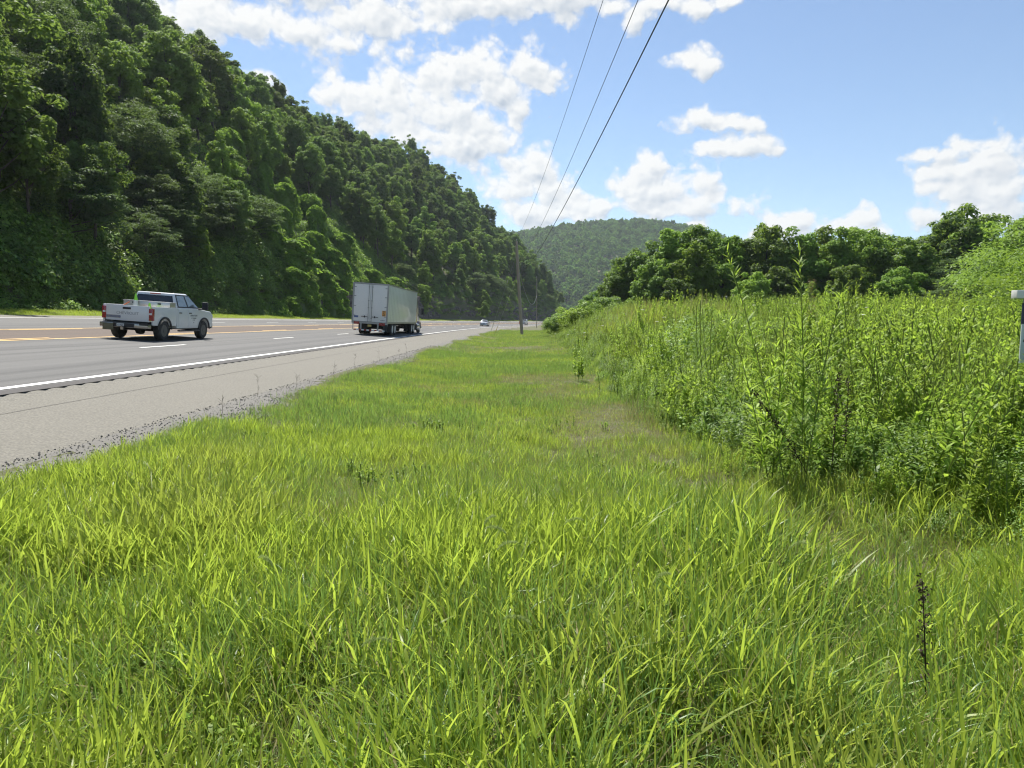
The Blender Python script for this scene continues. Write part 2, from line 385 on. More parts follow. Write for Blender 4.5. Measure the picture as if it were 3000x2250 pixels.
# ------------------------------------------------------------ sky dome patch that carries the clouds
CL = [(-0.481, 0.367, 0.039, 0.016), (-0.431, 0.372, 0.054, 0.022), (-0.374, 0.376, 0.074, 0.029), (-0.296, 0.374, 0.086, 0.028), (-0.219, 0.396, 0.084, 0.03), (-0.243, 0.365, 0.042, 0.014), (-0.499, 0.375, 0.035, 0.014), (-0.42, 0.351, 0.021, 0.015), (-0.119, 0.398, 0.026, 0.025), (-0.088, 0.415, 0.033, 0.017), (-0.016, 0.424, 0.077, 0.023), (0.042, 0.431, 0.109, 0.031), (-0.054, 0.446, 0.283, 0.022), (-0.33, 0.422, 0.324, 0.021), (-0.346, 0.31, 0.022, 0.014), (-0.329, 0.303, 0.018, 0.009), (-0.251, 0.308, 0.025, 0.021), (-0.217, 0.296, 0.052, 0.029), (-0.179, 0.323, 0.024, 0.016), (-0.16, 0.299, 0.072, 0.034), (-0.088, 0.331, 0.053, 0.029), (-0.04, 0.342, 0.053, 0.029), (0.008, 0.348, 0.039, 0.028), (0.028, 0.332, 0.029, 0.021), (-0.016, 0.315, 0.058, 0.025), (-0.103, 0.284, 0.073, 0.03), (-0.137, 0.256, 0.063, 0.026), (-0.074, 0.249, 0.059, 0.029), (-0.031, 0.25, 0.029, 0.022), (0.004, 0.294, 0.017, 0.024), (0.042, 0.319, 0.012, 0.008), (0.023, 0.218, 0.037, 0.027), (0.004, 0.188, 0.044, 0.023), (0.043, 0.186, 0.039, 0.025), (0.063, 0.157, 0.054, 0.021), (0.092, 0.152, 0.029, 0.016), (0.019, 0.158, 0.054, 0.023), (0.121, 0.161, 0.015, 0.014), (0.236, 0.343, 0.032, 0.014), (0.259, 0.335, 0.022, 0.013), (0.251, 0.274, 0.032, 0.016), (0.292, 0.265, 0.027, 0.012), (0.329, 0.259, 0.022, 0.012), (0.319, 0.238, 0.039, 0.016), (0.275, 0.238, 0.027, 0.008), (0.302, 0.23, 0.048, 0.012), (0.19, 0.214, 0.021, 0.02), (0.174, 0.183, 0.038, 0.027), (0.207, 0.182, 0.047, 0.025), (0.262, 0.193, 0.025, 0.02), (0.272, 0.165, 0.041, 0.02), (0.304, 0.159, 0.027, 0.016), (0.226, 0.158, 0.073, 0.014), (0.187, 0.223, 0.01, 0.01), (0.25, 0.134, 0.018, 0.008), (0.366, 0.127, 0.026, 0.016), (0.391, 0.132, 0.025, 0.015), (0.421, 0.122, 0.024, 0.013), (0.468, 0.132, 0.017, 0.019), (0.445, 0.123, 0.024, 0.012), (0.349, 0.117, 0.051, 0.014), (0.473, 0.115, 0.034, 0.013), (0.536, 0.203, 0.025, 0.009), (0.567, 0.207, 0.021, 0.01), (0.611, 0.203, 0.026, 0.012), (0.555, 0.182, 0.038, 0.011), (0.595, 0.185, 0.039, 0.023), (0.534, 0.16, 0.018, 0.024), (0.57, 0.156, 0.037, 0.035), (0.613, 0.152, 0.035, 0.042), (0.528, 0.132, 0.025, 0.02), (0.592, 0.123, 0.046, 0.024), (0.653, 0.17, 0.027, 0.044), (0.663, 0.113, 0.044, 0.03), (0.202, 0.416, 0.027, 0.013), (0.252, 0.404, 0.031, 0.013), (0.283, 0.406, 0.022, 0.01), (0.161, 0.396, 0.014, 0.015), (0.137, 0.412, 0.028, 0.011)]
def cloudF(A, E):
    s = np.full(A.shape, -3.)
    for a, e, ra, re in CL:
        ra *= 1.28; re *= 1.28
        d2 = ((A - a) / ra) ** 2 + ((E - e) / np.where(E < e, re * .9, re)) ** 2
        f = 1 - np.sqrt(d2 + .02)
        s = np.where(s > f, s + .12 * np.exp(-np.abs(s - f) * 6), f + .12 * np.exp(-np.abs(s - f) * 6))
    return np.clip(s, -2.5, 1.4)
az = np.linspace(R(-75), R(75), 620); el = np.linspace(R(-1), R(36), 200)
A, E_ = np.meshgrid(az, el); RD = 6000.
DP = np.stack([RD * np.cos(E_) * np.sin(A), RD * np.cos(E_) * np.cos(A), RD * np.sin(E_)], -1)
n, m_ = A.shape; idx = np.arange(n * m_).reshape(n, m_)
dome = qmesh('sky', DP.reshape(-1, 3), np.stack([idx[:-1, :-1], idx[1:, :-1], idx[1:, 1:], idx[:-1, 1:]], -1).reshape(-1, 4), smooth=True)
F0 = cloudF(A, E_); F1 = cloudF(A - .006, E_ + .011)
for nm, arr in (('cloud', F0), ('cloud_up', F1)):
    at = dome.attributes.new(nm, 'FLOAT', 'POINT'); at.data.foreach_set('value', arr.astype(np.float32).ravel())
mt, t, o = newmat('cloud_cover'); N = NT(t)
nrm = N.n('ShaderNodeVectorMath', operation='NORMALIZE'); N.l(N.n('ShaderNodeNewGeometry').outputs['Position'], nrm.inputs[0])
def cn(off):
    ad = N.n('ShaderNodeVectorMath', operation='ADD'); N.l(nrm.outputs[0], ad.inputs[0]); ad.inputs[1].default_value = off
    mp = N.n('ShaderNodeMapping'); mp.inputs['Scale'].default_value = (1, 1, 1.2); N.l(ad.outputs[0], mp.inputs[0])
    wz = N.n('ShaderNodeTexNoise'); wz.inputs['Scale'].default_value = 30; wz.inputs['Detail'].default_value = 4; N.l(mp.outputs[0], wz.inputs['Vector'])
    wsc = N.n('ShaderNodeVectorMath', operation='SCALE'); N.l(wz.outputs['Color'], wsc.inputs[0]); wsc.inputs[3].default_value = .022
    wp = N.n('ShaderNodeVectorMath', operation='ADD'); N.l(mp.outputs[0], wp.inputs[0]); N.l(wsc.outputs[0], wp.inputs[1])
    r_ = N.noise(mp.outputs[0], 13, 3, .5)
    tot = N.math('MULTIPLY', N.math('SUBTRACT', r_, .5), 1.3)
    for sc_, am in ((26, .75), (58, .42), (125, .20)):      # rounded billows at three sizes
        v = N.n('ShaderNodeTexVoronoi'); v.feature = 'SMOOTH_F1'; v.inputs['Scale'].default_value = sc_; v.inputs['Smoothness'].default_value = .35
        N.l(wp.outputs[0], v.inputs['Vector'])
        tot = N.math('ADD', tot, N.math('MULTIPLY', N.math('SUBTRACT', .40, v.outputs['Distance']), am * 1.5))
    return tot
fa = N.n('ShaderNodeAttribute', attribute_name='cloud').outputs['Fac']; fb = N.n('ShaderNodeAttribute', attribute_name='cloud_up').outputs['Fac']
D0 = N.math('ADD', N.math('MULTIPLY', fa, 1.25), cn((0, 0, 0))); D1 = N.math('ADD', N.math('MULTIPLY', fb, 1.25), cn((-.0035, 0, .0055)))
wisp = N.math('MULTIPLY', N.math('SUBTRACT', N.noise(nrm.outputs[0], 55, 8, .68), .5), 1.0)
alpha = N.ramp(N.math('ADD', D0, wisp), -.22, .50)
thick = N.ramp(D0, .1, 1.5)
dif = N.math('SUBTRACT', D0, D1)
lit = N.math('ADD', N.math('MULTIPLY', dif, .85), .87)
lit = N.math('SUBTRACT', lit, N.math('MULTIPLY', thick, .34), clamp=True)
ccol = N.mix(lit, (.47, .55, .66), (1, 1, .985))  # sunward edges bright, thick parts grey: cloud shading painted into the emission colour
em = N.n('ShaderNodeEmission'); N.l(ccol, em.inputs[0]); em.inputs[1].default_value = .485
tb = N.n('ShaderNodeBsdfTransparent'); mx = N.n('ShaderNodeMixShader')
N.l(alpha, mx.inputs[0]); N.l(tb.outputs[0], mx.inputs[1]); N.l(em.outputs[0], mx.inputs[2]); N.l(mx.outputs[0], o.inputs[0])
mt.cycles.emission_sampling = 'NONE'
dome.materials.append(mt)
link('sky', dome, kind='structure')

# ------------------------------------------------------------ foliage generators
def unit(v): return v / np.maximum(np.linalg.norm(v, axis=-1, keepdims=True), 1e-6)
def rhomb(P, Nn, L, Wd, r, droop=0):
    """leaf quads at P with normal Nn"""
    n = len(P)
    a = unit(np.cross(Nn, r.normal(size=(n, 3)))); a[:, 2] -= droop; a = unit(a)
    b = unit(np.cross(Nn, a))
    L = L[:, None]; Wd = Wd[:, None]
    V = np.stack([P - a * L * .5, P + b * Wd * .5 - a * L * .05 + Nn * L * .08, P + a * L * .5, P - b * Wd * .5 - a * L * .05 + Nn * L * .08], 1)
    return V.reshape(-1, 3), np.arange(n * 4).reshape(-1, 4)
def crown(seed, kind, nleaf, H=12., Rr=4.2, leaf=.34, nclump=70, ymin=.22):
    r = np.random.default_rng(seed)
    if kind == 'mimosa':
        C = []; 
        for i in range(nclump):
            rr = Rr * math.sqrt(r.uniform(.05, 1)); th = r.uniform(0, 2 * PI)
            h = H * (1 - .42 * (rr / Rr) ** 1.6) * (.34 + .66 * r.random() ** .7) + r.normal() * .25 
            C.append((rr * math.cos(th), rr * math.sin(th), h))
        C = np.array(C); rc = r.uniform(.7, 1.5, len(C)); flat = .34
    else:
        th = r.uniform(0, 2 * PI, nclump); u = r.uniform(-.75, 1, nclump); s = np.sqrt(1 - u * u)
        lob = 1 + .20 * np.sin(th * 3 + seed) * s + .18 * np.sin(th * 5 + u * 4 + seed * 2)
        rad = r.uniform(.5, .86, nclump) * lob
        ch = H * (1 - ymin) / 2
        C = np.stack([Rr * s * rad * np.cos(th), Rr * s * rad * np.sin(th), H * ymin + ch + ch * u * np.clip(rad, .5, 1.05)], -1)
        if kind == 'tulip': C[:, :2] *= (1.12 - .55 * np.clip((C[:, 2] - H * ymin) / (H * (1 - ymin)), 0, 1) ** 1.5)[:, None]
        rc = r.uniform(.5, 1.15, nclump) * Rr / 4.2; flat = .8
    k = r.choice(len(C), nleaf, p=rc ** 2 / (rc ** 2).sum())
    d = unit(r.normal(size=(nleaf, 3))); d[:, 2] = np.abs(d[:, 2]) * np.where(r.random(nleaf) < .72, 1, -1)
    q = r.uniform(.55, 1.08, nleaf)[:, None]
    off = d * q * rc[k][:, None]; off[:, 2] *= flat
    P = C[k] + off
    Nn = unit(d + np.array([0, 0, .55]) + r.normal(size=(nleaf, 3)) * .45)
    if kind == 'mimosa': Nn = unit(np.array([0, 0, 1.]) + r.normal(size=(nleaf, 3)) * .35 + d * .3)
    L = leaf * r.uniform(.6, 1.35, nleaf)
    V, Q = rhomb(P, Nn, L * (1.5 if kind == 'mimosa' else 1), L * (.45 if kind == 'mimosa' else .72), r, .25)
    rnd = np.repeat(np.clip(r.normal(.45, .22, nleaf) + (r.random(len(C)) * .4 - .2)[k], 0, 1), 4)
    return V, Q, rnd, C
def trunk(seed, H, Rr, C, rt=.2, lean=0):
    r = np.random.default_rng(seed + 99); mb = MB()
    top = H * .82
    pts = [(0, 0, -1.2), (0, 0, 0)] + [(lean * (z / H) ** 1.5 + r.normal() * .1, r.normal() * .1, z) for z in np.linspace(top * .25, top, 5)]
    mb.tube(pts, [rt * 1.4, rt * 1.15] + list(np.linspace(rt * .9, rt * .2, 5)), 7)
    for c in C[r.choice(len(C), min(9, len(C)), replace=False)]:
        zb = max(H * .2, c[2] * .6); b = Vector((0, 0, zb)); e = Vector(c)
        mid = (b + e) / 2 + Vector((0, 0, -.2)); mb.tube([b, mid, e], [rt * .4, rt * .25, .02], 5)
    return mb
protos = {}
def make_proto(key, kind, mat, seed, **kw):
    V, Q, rnd, C = crown(seed, kind, **kw)
    me = qmesh('crown', V, Q, rnd, [M[mat]])
    tm = MB(); H = kw.get('H', 12.); tm = trunk(seed, H, kw.get('Rr', 4.2), C)
    to = tm.build('trunk', M['bark'], smooth=True); tme = to.data; bpy.data.objects.remove(to)
    protos[key] = (me, tme)
for i in range(5): make_proto(('oak', i), 'oak', 'oak', 10 + i, nleaf=17000, H=13.5 + 1.5 * (i % 3), Rr=3.5 + .35 * (i % 2), leaf=.31, nclump=130, ymin=.16)
for i in range(5): make_proto(('fieldoak', i), 'oak', 'fieldoak', 110 + i, nleaf=15000, H=12. + i % 3, Rr=4.3, leaf=.36, nclump=130, ymin=.08)
for i in range(4): make_proto(('tulip', i), 'tulip', 'tulip', 30 + i, nleaf=13000, H=13., Rr=3.4, leaf=.32, nclump=120, ymin=.12)
for i in range(3): make_proto(('mimosa', i), 'mimosa', 'mimosa', 50 + i, nleaf=17000, H=9.5, Rr=5., leaf=.24, nclump=110)
def kudzu(seed, nleaf=5200):
    r = np.random.default_rng(seed)
    # column with a domed top, radius 1, height 1 (scaled on placing), draped in small leaves
    u = r.random(nleaf); th = r.uniform(0, 2 * PI, nleaf)
    top = u < .42
    ph = np.arccos(1 - r.random(nleaf))
    z = np.where(top, 2.6 + np.cos(ph), 2.6 * r.random(nleaf) ** .9)
    rad = np.where(top, np.sin(ph), 1.0 + .30 * (1 - z / 2.6) ** 2)
    lob = 1 + .16 * np.sin(th * 3 + seed) + .13 * np.sin(th * 5 + z * 2.2 + seed) + .10 * np.sin(z * 5 + th * 2 + seed)
    rad = rad * lob * r.uniform(.90, 1.07, nleaf)
    P = np.stack([rad * np.cos(th), rad * np.sin(th), z + .1 * np.sin(th * 4 + seed) * top], -1)
    Nn = np.where(top[:, None], np.stack([np.sin(ph) * np.cos(th), np.sin(ph) * np.sin(th), np.cos(ph)], -1), np.stack([np.cos(th), np.sin(th), .35 + 0 * th], -1))
    Nn = unit(Nn + r.normal(size=(nleaf, 3)) * .5)
    L = .23 * r.uniform(.6, 1.3, nleaf)
    V, Q = rhomb(P, Nn, L, L * .85, r, .5)
    rnd = np.repeat(np.clip(r.normal(.5, .25, nleaf), 0, 1), 4)
    core = MB().lathe_z((0, 0, 0), [(.95, -1), (.9, 0), (.85, 2.3), (.7, 2.9), (.35, 3.3)], 14)
    return qmesh('foliage', V, Q, rnd, [M['kudzu']]), core
kud = [kudzu(s) for s in range(4)]
kcore = []
for me, c in kud:
    o_ = c.build('vine_mass', M['weed2'], smooth=True); kcore.append(o_.data); bpy.data.objects.remove(o_)

# ---- what the photograph shows, to name where a tree stands (labels only)
def proj(X, Y, Z):
    c, s = math.cos(R(.35)), math.sin(R(.35)); Z = Z - EYE
    x = c * X + s * Y; y = -s * X + c * Y; p = R(5.2)
    d = y * math.cos(p) - Z * math.sin(p); v = y * math.sin(p) + Z * math.cos(p)
    return 1500 + 1990 * x / d, 1125 - 1990 * v / d
WHERE = [(110, 'short of the pickup at the bend'), (260, 'behind the tail of the pickup'), (380, 'above the pickup tailgate'), (500, 'above the pickup cab'), (640, 'ahead of the pickup hood'), (780, 'between pickup and trailer'), (900, 'beside the kudzu slope'), (1040, 'above the trailer doors'), (1180, 'above the trailer side'), (1290, 'past the truck cab'), (1380, 'short of the silver car'), (1450, 'above the silver car'), (1520, 'behind the guy wires'), (3000, 'behind the near utility pole')]
def where(px):
    for a, s in WHERE:
        if px < a: return s
    return WHERE[-1][1]

# ------------------------------------------------------------ hillside trees
hp = []
for Y in np.arange(30, 448, 6.4):
    for T in np.arange(7., 125, 6.4):
        y = Y + rng.uniform(-2.9, 2.9); tt = T + rng.uniform(-2.6, 2.6)
        X = -33.5 - tt + float(shift(y))
        if 96 < y < 176 and tt < 17: 
            if rng.random() < .9: continue
        z = float(ground(X, y)); px, py = proj(X, y, z + 8)
        if y * .78 < -X - 8 and y > 0 and px < -260: continue
        if not (-300 < px < 1750): continue
        if tt > 18 and float(ground(X - 4, y)) < z + 1.5 and tt > 95: continue
        hp.append((X, y, z, tt, px, py))
def pick_kind(X, y, tt):
    a = float(fbm(np.array(y * .03), np.array(tt * .05), 51)); u = random.random()
    if tt < 17 and 60 < y < 104: return 'mimosa' if u < .6 else 'tulip' if u < .7 else 'oak'
    if y <= 60: return 'mimosa' if u < .12 else 'tulip' if u < .3 else 'oak'
    if 60 < y < 118 and 16 < tt < 40: return 'tulip' if u < .6 else ('mimosa' if u < .75 else 'oak')
    if tt < 8: return 'tulip' if u < .55 else 'mimosa'
    if y > 180 and tt < 26: return 'tulip' if u < .5 else 'oak'
    return 'tulip' if (a > .54 and u < .7) or u < .16 else 'oak'
trees = []
for X, y, z, tt, px, py in hp:
    k = pick_kind(X, y, tt); sc = random.choice([random.uniform(.62, .85), random.uniform(.85, 1.1), random.uniform(1.05, 1.4)]) * (.8 if tt < 8 else .94) * (.95 if k == 'mimosa' else 1)
    if y < 75: sc *= 1.08
    trees.append([X, y, z - .4, k, sc, random.uniform(0, 6.28), px, py, tt])
# hand-placed bright young trees that stand out in the photograph
for X, y, sc, k in [(-29.4, 170, .75, 'tulip'), (-26.5, 196, .8, 'tulip'), (-31.5, 158, .5, 'tulip'), (-12.5, 262, .95, 'tulip'), (-11.0, 238, .6, 'tulip'), (-36.5, 79, .5, 'tulip'), (-46, 92, .9, 'tulip'), (-52, 78, .95, 'tulip'), (-58, 95, 1.0, 'tulip'), (-44, 104, .8, 'tulip')]:
    z = float(ground(X, y)); px, py = proj(X, y, z + 8); trees.append([X, y, z - .3, k, sc, random.uniform(0, 6), px, py, max(0, -33.5 - (X - float(shift(y))))])
for i, y in enumerate(np.arange(33, 104, 5.2)):
    y = y + random.uniform(-1.5, 1.5); tt = random.uniform(4.4, 6.2); X = -33.5 - tt; z = float(ground(X, y)); px, py = proj(X, y, z + 8)
    trees.append([X, y, z - .5, 'mimosa' if (i % 3 and y > 55) else 'oak', random.uniform(.62, .85), random.uniform(0, 6), px, py, tt])
# a tree shows largest when it is near and not masked by the rows in front of it
def showing(t):
    X, y, z, k, sc, a, px, py, tt = t
    d = math.hypot(X, y); v = 1.
    if px < -120 or px > 1680 or py > 1300: v = .02
    if py < -420: v = .02
    return v * (sc * 9 / d) ** 2
trees.sort(key=showing, reverse=True)
NTH = 285
LOOK = {'oak': ['dark round-crowned tree', 'broad dark tree', 'deep green tree'], 'tulip': ['bright yellow-green tree', 'slender light-green tree', 'pointed light-green tree'], 'mimosa': ['feathery flat-topped mimosa', 'dark layered mimosa', 'low spreading mimosa']}
NAME = {'oak': 'broadleaf_tree', 'tulip': 'tulip_tree', 'mimosa': 'mimosa_tree'}
def add_tree(nm, X, y, z, me, tme, sc, a, label, group, cat='tree'):
    e = empty(nm, (X, y, z), label, cat, group, (0, 0, a), sc)
    link('crown', me, e); link('trunk', tme, e); return e
seenlab = {}
for i, (X, y, z, k, sc, a, px, py, tt) in enumerate(trees[:NTH]):
    nv = 5 if k == 'oak' else 4 if k == 'tulip' else 3
    v = random.randrange(nv); me, tme = protos[(k, v)]
    band = 'at the foot of the hill' if tt < 9 else 'low on the hill' if tt < 22 else 'halfway up the hill' if tt < 42 else 'high on the hill' if tt < 62 else 'near the hilltop'
    wsc = sc * random.uniform(.9, 1.15)
    lk = LOOK[k][v % 3]
    lab = '%s %s %s' % (lk, band, where(px))
    if len(lab.replace('-', ' ').split()) > 15: lab = lab.replace(' of the hill', '').replace(' on the hill', '').replace(' up the hill', ' uphill')
    if random.random() < .5 and lab in seenlab: lab = ('large ' if sc > 1 else 'small ') + lab
    seenlab[lab] = 1
    add_tree(NAME[k], X, y, z, me, tme, (wsc, wsc, sc), a, lab, 'trees on the wooded hillside')

# ---- geometry-node scatter for stuff nobody could count
def scatter(name, assets, P, rot, scl, idx, label, cat=None):
    c = bpy.data.collections.new(name + '_sources')
    for i, me in enumerate(assets):
        ob = bpy.data.objects.new('%s_source_%02d' % (name, i), me); c.objects.link(ob)
    me = bpy.data.meshes.new(name); n = len(P)
    me.vertices.add(n); me.vertices.foreach_set('co', np.asarray(P, np.float32).ravel())
    for nm, ty, ar, f in (('srot', 'FLOAT_VECTOR', rot, 'vector'), ('sscl', 'FLOAT_VECTOR', scl, 'vector'), ('sidx', 'INT', idx, 'value')):
        at = me.attributes.new(nm, ty, 'POINT'); at.data.foreach_set(f, np.asarray(ar, np.int32 if ty == 'INT' else np.float32).ravel())
    ob = link(name, me, kind='stuff', label=label)
    g = bpy.data.node_groups.new(name, 'GeometryNodeTree')
    g.interface.new_socket('Geometry', in_out='INPUT', socket_type='NodeSocketGeometry')
    g.interface.new_socket('Geometry', in_out='OUTPUT', socket_type='NodeSocketGeometry')
    nd = g.nodes; gi = nd.new('NodeGroupInput'); go = nd.new('NodeGroupOutput')
    ci = nd.new('GeometryNodeCollectionInfo'); ci.inputs['Collection'].default_value = c
    ci.inputs['Separate Children'].default_value = True; ci.inputs['Reset Children'].default_value = True
    ip = nd.new('GeometryNodeInstanceOnPoints'); ip.inputs['Pick Instance'].default_value = True
    def na(nm, ty):
        x = nd.new('GeometryNodeInputNamedAttribute'); x.data_type = ty; x.inputs[0].default_value = nm; return x.outputs[0]
    e2 = nd.new('FunctionNodeEulerToRotation')
    L = g.links.new
    L(gi.outputs[0], ip.inputs['Points']); L(ci.outputs[0], ip.inputs['Instance']); L(na('sidx', 'INT'), ip.inputs['Instance Index'])
    L(na('srot', 'FLOAT_VECTOR'), e2.inputs[0]); L(e2.outputs[0], ip.inputs['Rotation']); L(na('sscl', 'FLOAT_VECTOR'), ip.inputs['Scale'])
    L(ip.outputs[0], go.inputs[0])
    md = ob.modifiers.new('scatter', 'NODES'); md.node_group = g
    return ob
rest = trees[NTH:]
keys = sorted(protos); kme = [protos[k][0] for k in keys]
if rest:
    scatter('forest', kme, [(t_[0], t_[1], t_[2]) for t_ in rest], [(0, 0, t_[5]) for t_ in rest], [(t_[4] * 1.05, t_[4] * 1.05, t_[4]) for t_ in rest],
            [keys.index((t_[3], random.randrange(5 if t_[3] == 'oak' else 4 if t_[3] == 'tulip' else 3))) for t_ in rest], 'dense forest filling the steep hillside beyond the road')
# far mountain forest
fa_ = []
for i in range(4):
    V, Q, rnd, C = crown(70 + i, 'oak', 420, H=10, Rr=5, leaf=1.7, nclump=26, ymin=.1); fa_.append(qmesh('far_crown', V, Q, rnd, [M['far']]))
mp_ = []
for X in np.arange(-160, 620, 7.0):
    for Y in np.arange(840, 1360, 8.0):
        x = X + rng.uniform(-3, 3); y = Y + rng.uniform(-3.5, 3.5)
        mp_.append((x, y, float(mtn(np.array(x), np.array(y))[2]) - 2))
mp_ = np.array(mp_); k_ = len(mp_)
s_ = rng.uniform(.6, 1.35, k_)
scatter('mountain_forest', fa_, mp_, np.stack([0 * s_, 0 * s_, rng.uniform(0, 6.28, k_)], -1), np.stack([s_, s_, s_ * rng.uniform(.8, 1.3, k_)], -1), rng.integers(0, 4, k_), 'hazy forest covering the distant mountain')

# ------------------------------------------------------------ kudzu draped trees
KD = [(-39.9, 137.2, 1.56, 7.8), (-40.7, 120.6, 1.1, 4.9), (-39.9, 112.5, 1.02, 2.8), (-37.9, 149.6, 2.04, 5.4), (-36.1, 131.2, 1.94, 3.9), (-35.0, 119.0, 1.62, 3.0), (-34.2, 130.9, 1.93, 5.4), (-34.4, 119.3, 2.03, 3.3), (-33.1, 155.2, 1.76, 3.5), (-35.6, 108.4, 2.46, 4.4), (-37.4, 119.3, 1.22, 3.3), (-38.0, 128.4, 1.75, 4.4), (-34.2, 104.0, 2.01, 4.7), (-46.4, 127.7, 1.16, 6.7), (-46.6, 140.4, 1.28, 5.7), (-42.2, 111.2, 2.02, 2.8), (-40.4, 104.9, 1.55, 2.1), (-33.3, 100.8, 1.26, 2.5), (-32.9, 110.8, 0.76, 1.3), (-33.9, 136.9, 1.4, 2.8), (-33.4, 139.9, 1.11, 2.9), (-37.6, 106.1, 1.45, 3.4), (-31.9, 163.0, 1.67, 3.3), (-33.4, 119.5, 1.9, 4.3), (-33.3, 109.4, 1.49, 4.7), (-32.9, 123.5, 1.82, 4.2), (-30.9, 171.5, 2.14, 5.1), (-40.1, 213.9, 1.7, 4.4), (-50.5, 122, 2.0, 7), (-44, 131, 2.0, 6.5), (-43.5, 146, 2.2, 6.5)]
KW = ['tall leaning kudzu column', 'stout kudzu dome', 'slim kudzu column', 'wide kudzu mound', 'low rounded kudzu mound']
for i, (X, y, r_, h_) in enumerate(KD):
    z = float(ground(X, y)); px, py = proj(X, y, z + h_)
    kk = 'tall slim column' if h_ / r_ > 3.6 else 'low rounded mound' if h_ / r_ < 2 else 'stout domed mound'
    tt = -33.5 - (X - float(shift(y)))
    hb = 'down by the road' if tt < 2 else 'on the lower slope' if tt < 6 else 'higher up the slope'
    side = 'behind the trailer roof' if px > 1040 else 'beside the trailer doors' if px > 960 else 'midway across the vine slope' if px > 870 else 'nearest the pickup hood'
    e = empty('kudzu_mound', (X, y, z - .4), 'kudzu-smothered %s %s, %s' % (kk, hb, side), 'vine mound', 'kudzu covered mounds on the slope', (0, 0, random.uniform(0, 6)), (r_ * 1.05, r_ * 1.05, (h_ + .6) / 3.6))
    link('foliage', kud[i % 4][0], e); link('vine_mass', kcore[i % 4], e)
# vine blanket between the mounds
nb = 60000
vy = rng.uniform(92, 182, nb); vt = rng.uniform(-.3, 15, nb); vX = -33.5 - vt + shift(vy)
# small clumps of leaves as assets
def clump(seed, n, rad, leaf, mat, h=1., droop=.3):
    r = np.random.default_rng(seed); d = unit(r.normal(size=(n, 3))); d[:, 2] = np.abs(d[:, 2])
    P = d * (rad * r.uniform(.5, 1, n) ** .6)[:, None]; P[:, 2] *= h
    V, Q = rhomb(P, unit(d + np.array([0, 0, .5]) + r.normal(size=(n, 3)) * .4), leaf * r.uniform(.6, 1.3, n), leaf * .7 * r.uniform(.6, 1.2, n), r, droop)
    return qmesh('clump', V, Q, np.repeat(r.random(n), 4), [M[mat]])
vc = [clump(80 + i, 240, 1.0, .19, 'kudzu', .8, .6) for i in range(3)]
nb = 1500
vy = rng.uniform(90, 185, nb); vt = rng.uniform(-.3, 16, nb); vX = -33.5 - vt + shift(vy); vz = ground(vX, vy)
sv = rng.uniform(.8, 1.6, nb)
scatter('kudzu_blanket', vc, np.stack([vX, vy, vz - .25], -1), np.stack([0 * sv, 0 * sv, rng.uniform(0, 6.28, nb)], -1), np.stack([sv, sv, sv * rng.uniform(.6, 1.2, nb)], -1), rng.integers(0, 3, nb), 'kudzu vine blanketing the foot of the slope')
# dark undergrowth along the foot of the hill
uc = [clump(90 + i, 260, 1.0, .2, 'oak' if i < 2 else 'weed2', 1.1, .4) for i in range(4)]
nb = 7900
vy = np.concatenate([rng.uniform(28, 108, 1300), rng.uniform(28, 108, 1300), rng.uniform(100, 435, 1300), rng.uniform(85, 240, 3000), rng.uniform(200, 435, 1000)]); vt = np.concatenate([rng.uniform(.25, 3.2, 1300), rng.uniform(2.0, 10, 1300), rng.uniform(2.3, 9, 1300), rng.uniform(8, 60, 3000), rng.uniform(8, 75, 1000)])
vX = -33.5 - vt + shift(vy); vz = ground(vX, vy); sv = rng.uniform(.7, 1.9, nb)
sv[:1300] *= .55; vt[2600:2950] = rng.uniform(-.1, 1.2, 350); vX = -33.5 - vt + shift(vy); vz = ground(vX, vy); vz[2600:2950] += rng.uniform(.3, 5.5, 350); sv[2600:2950] *= .6
scatter('undergrowth', uc, np.stack([vX, vy, vz - .2], -1), np.stack([0 * sv, 0 * sv, rng.uniform(0, 6.28, nb)], -1), np.stack([sv, sv, sv * rng.uniform(.7, 1.3, nb)], -1), rng.integers(0, 4, nb), 'dark undergrowth along the foot of the hill')

# ------------------------------------------------------------ trees beyond the weed field
RT = []
def rt(X, Y, k, sc, asp=1.): RT.append((X, Y, k, sc, asp))
rt(13.5, 122, 'oak', .5, 1.2); rt(14.2, 106, 'oak', .45, 1.2); rt(15.0, 101, 'oak', .6, 1.1); rt(17, 108, 'oak', .82, 1.1); rt(17.8, 101, 'oak', .88); rt(20.2, 99, 'oak', 1.); rt(19., 93, 'oak', .7, 1.2)
rt(22.4, 96, 'tulip', 1.0, 1.1); rt(25.5, 97, 'oak', 1.05); rt(23.5, 90, 'tulip', .78, 1.1); rt(27.5, 92, 'tulip', .88, 1.1); rt(30.5, 94, 'tulip', .90, 1.1); rt(33.5, 92, 'oak', .9)
rt(34.5, 96, 'tulip', 1.0, 1.1); rt(38, 92, 'tulip', .92, 1.1); rt(41, 96, 'oak', 1.); rt(42.5, 90, 'tulip', .88, 1.05); rt(46, 92, 'oak', .88); rt(48.5, 97, 'oak', .98)
rt(50, 88, 'oak', .8); rt(53.5, 95, 'oak', .9, 1.1); rt(54.5, 86, 'mimosa', .86); rt(57.5, 92, 'oak', .95, 1.1); rt(59.5, 90, 'tulip', 1.0, 1.1)
rt(61.5, 96, 'oak', 1.16); rt(63.5, 87, 'tulip', .95, 1.1); rt(58.5, 80, 'mimosa', .95, 1.1); rt(63.5, 79, 'mimosa', .95, 1.1); rt(67.5, 88, 'oak', .9, 1.1); rt(53, 80, 'mimosa', .7, 1.1)
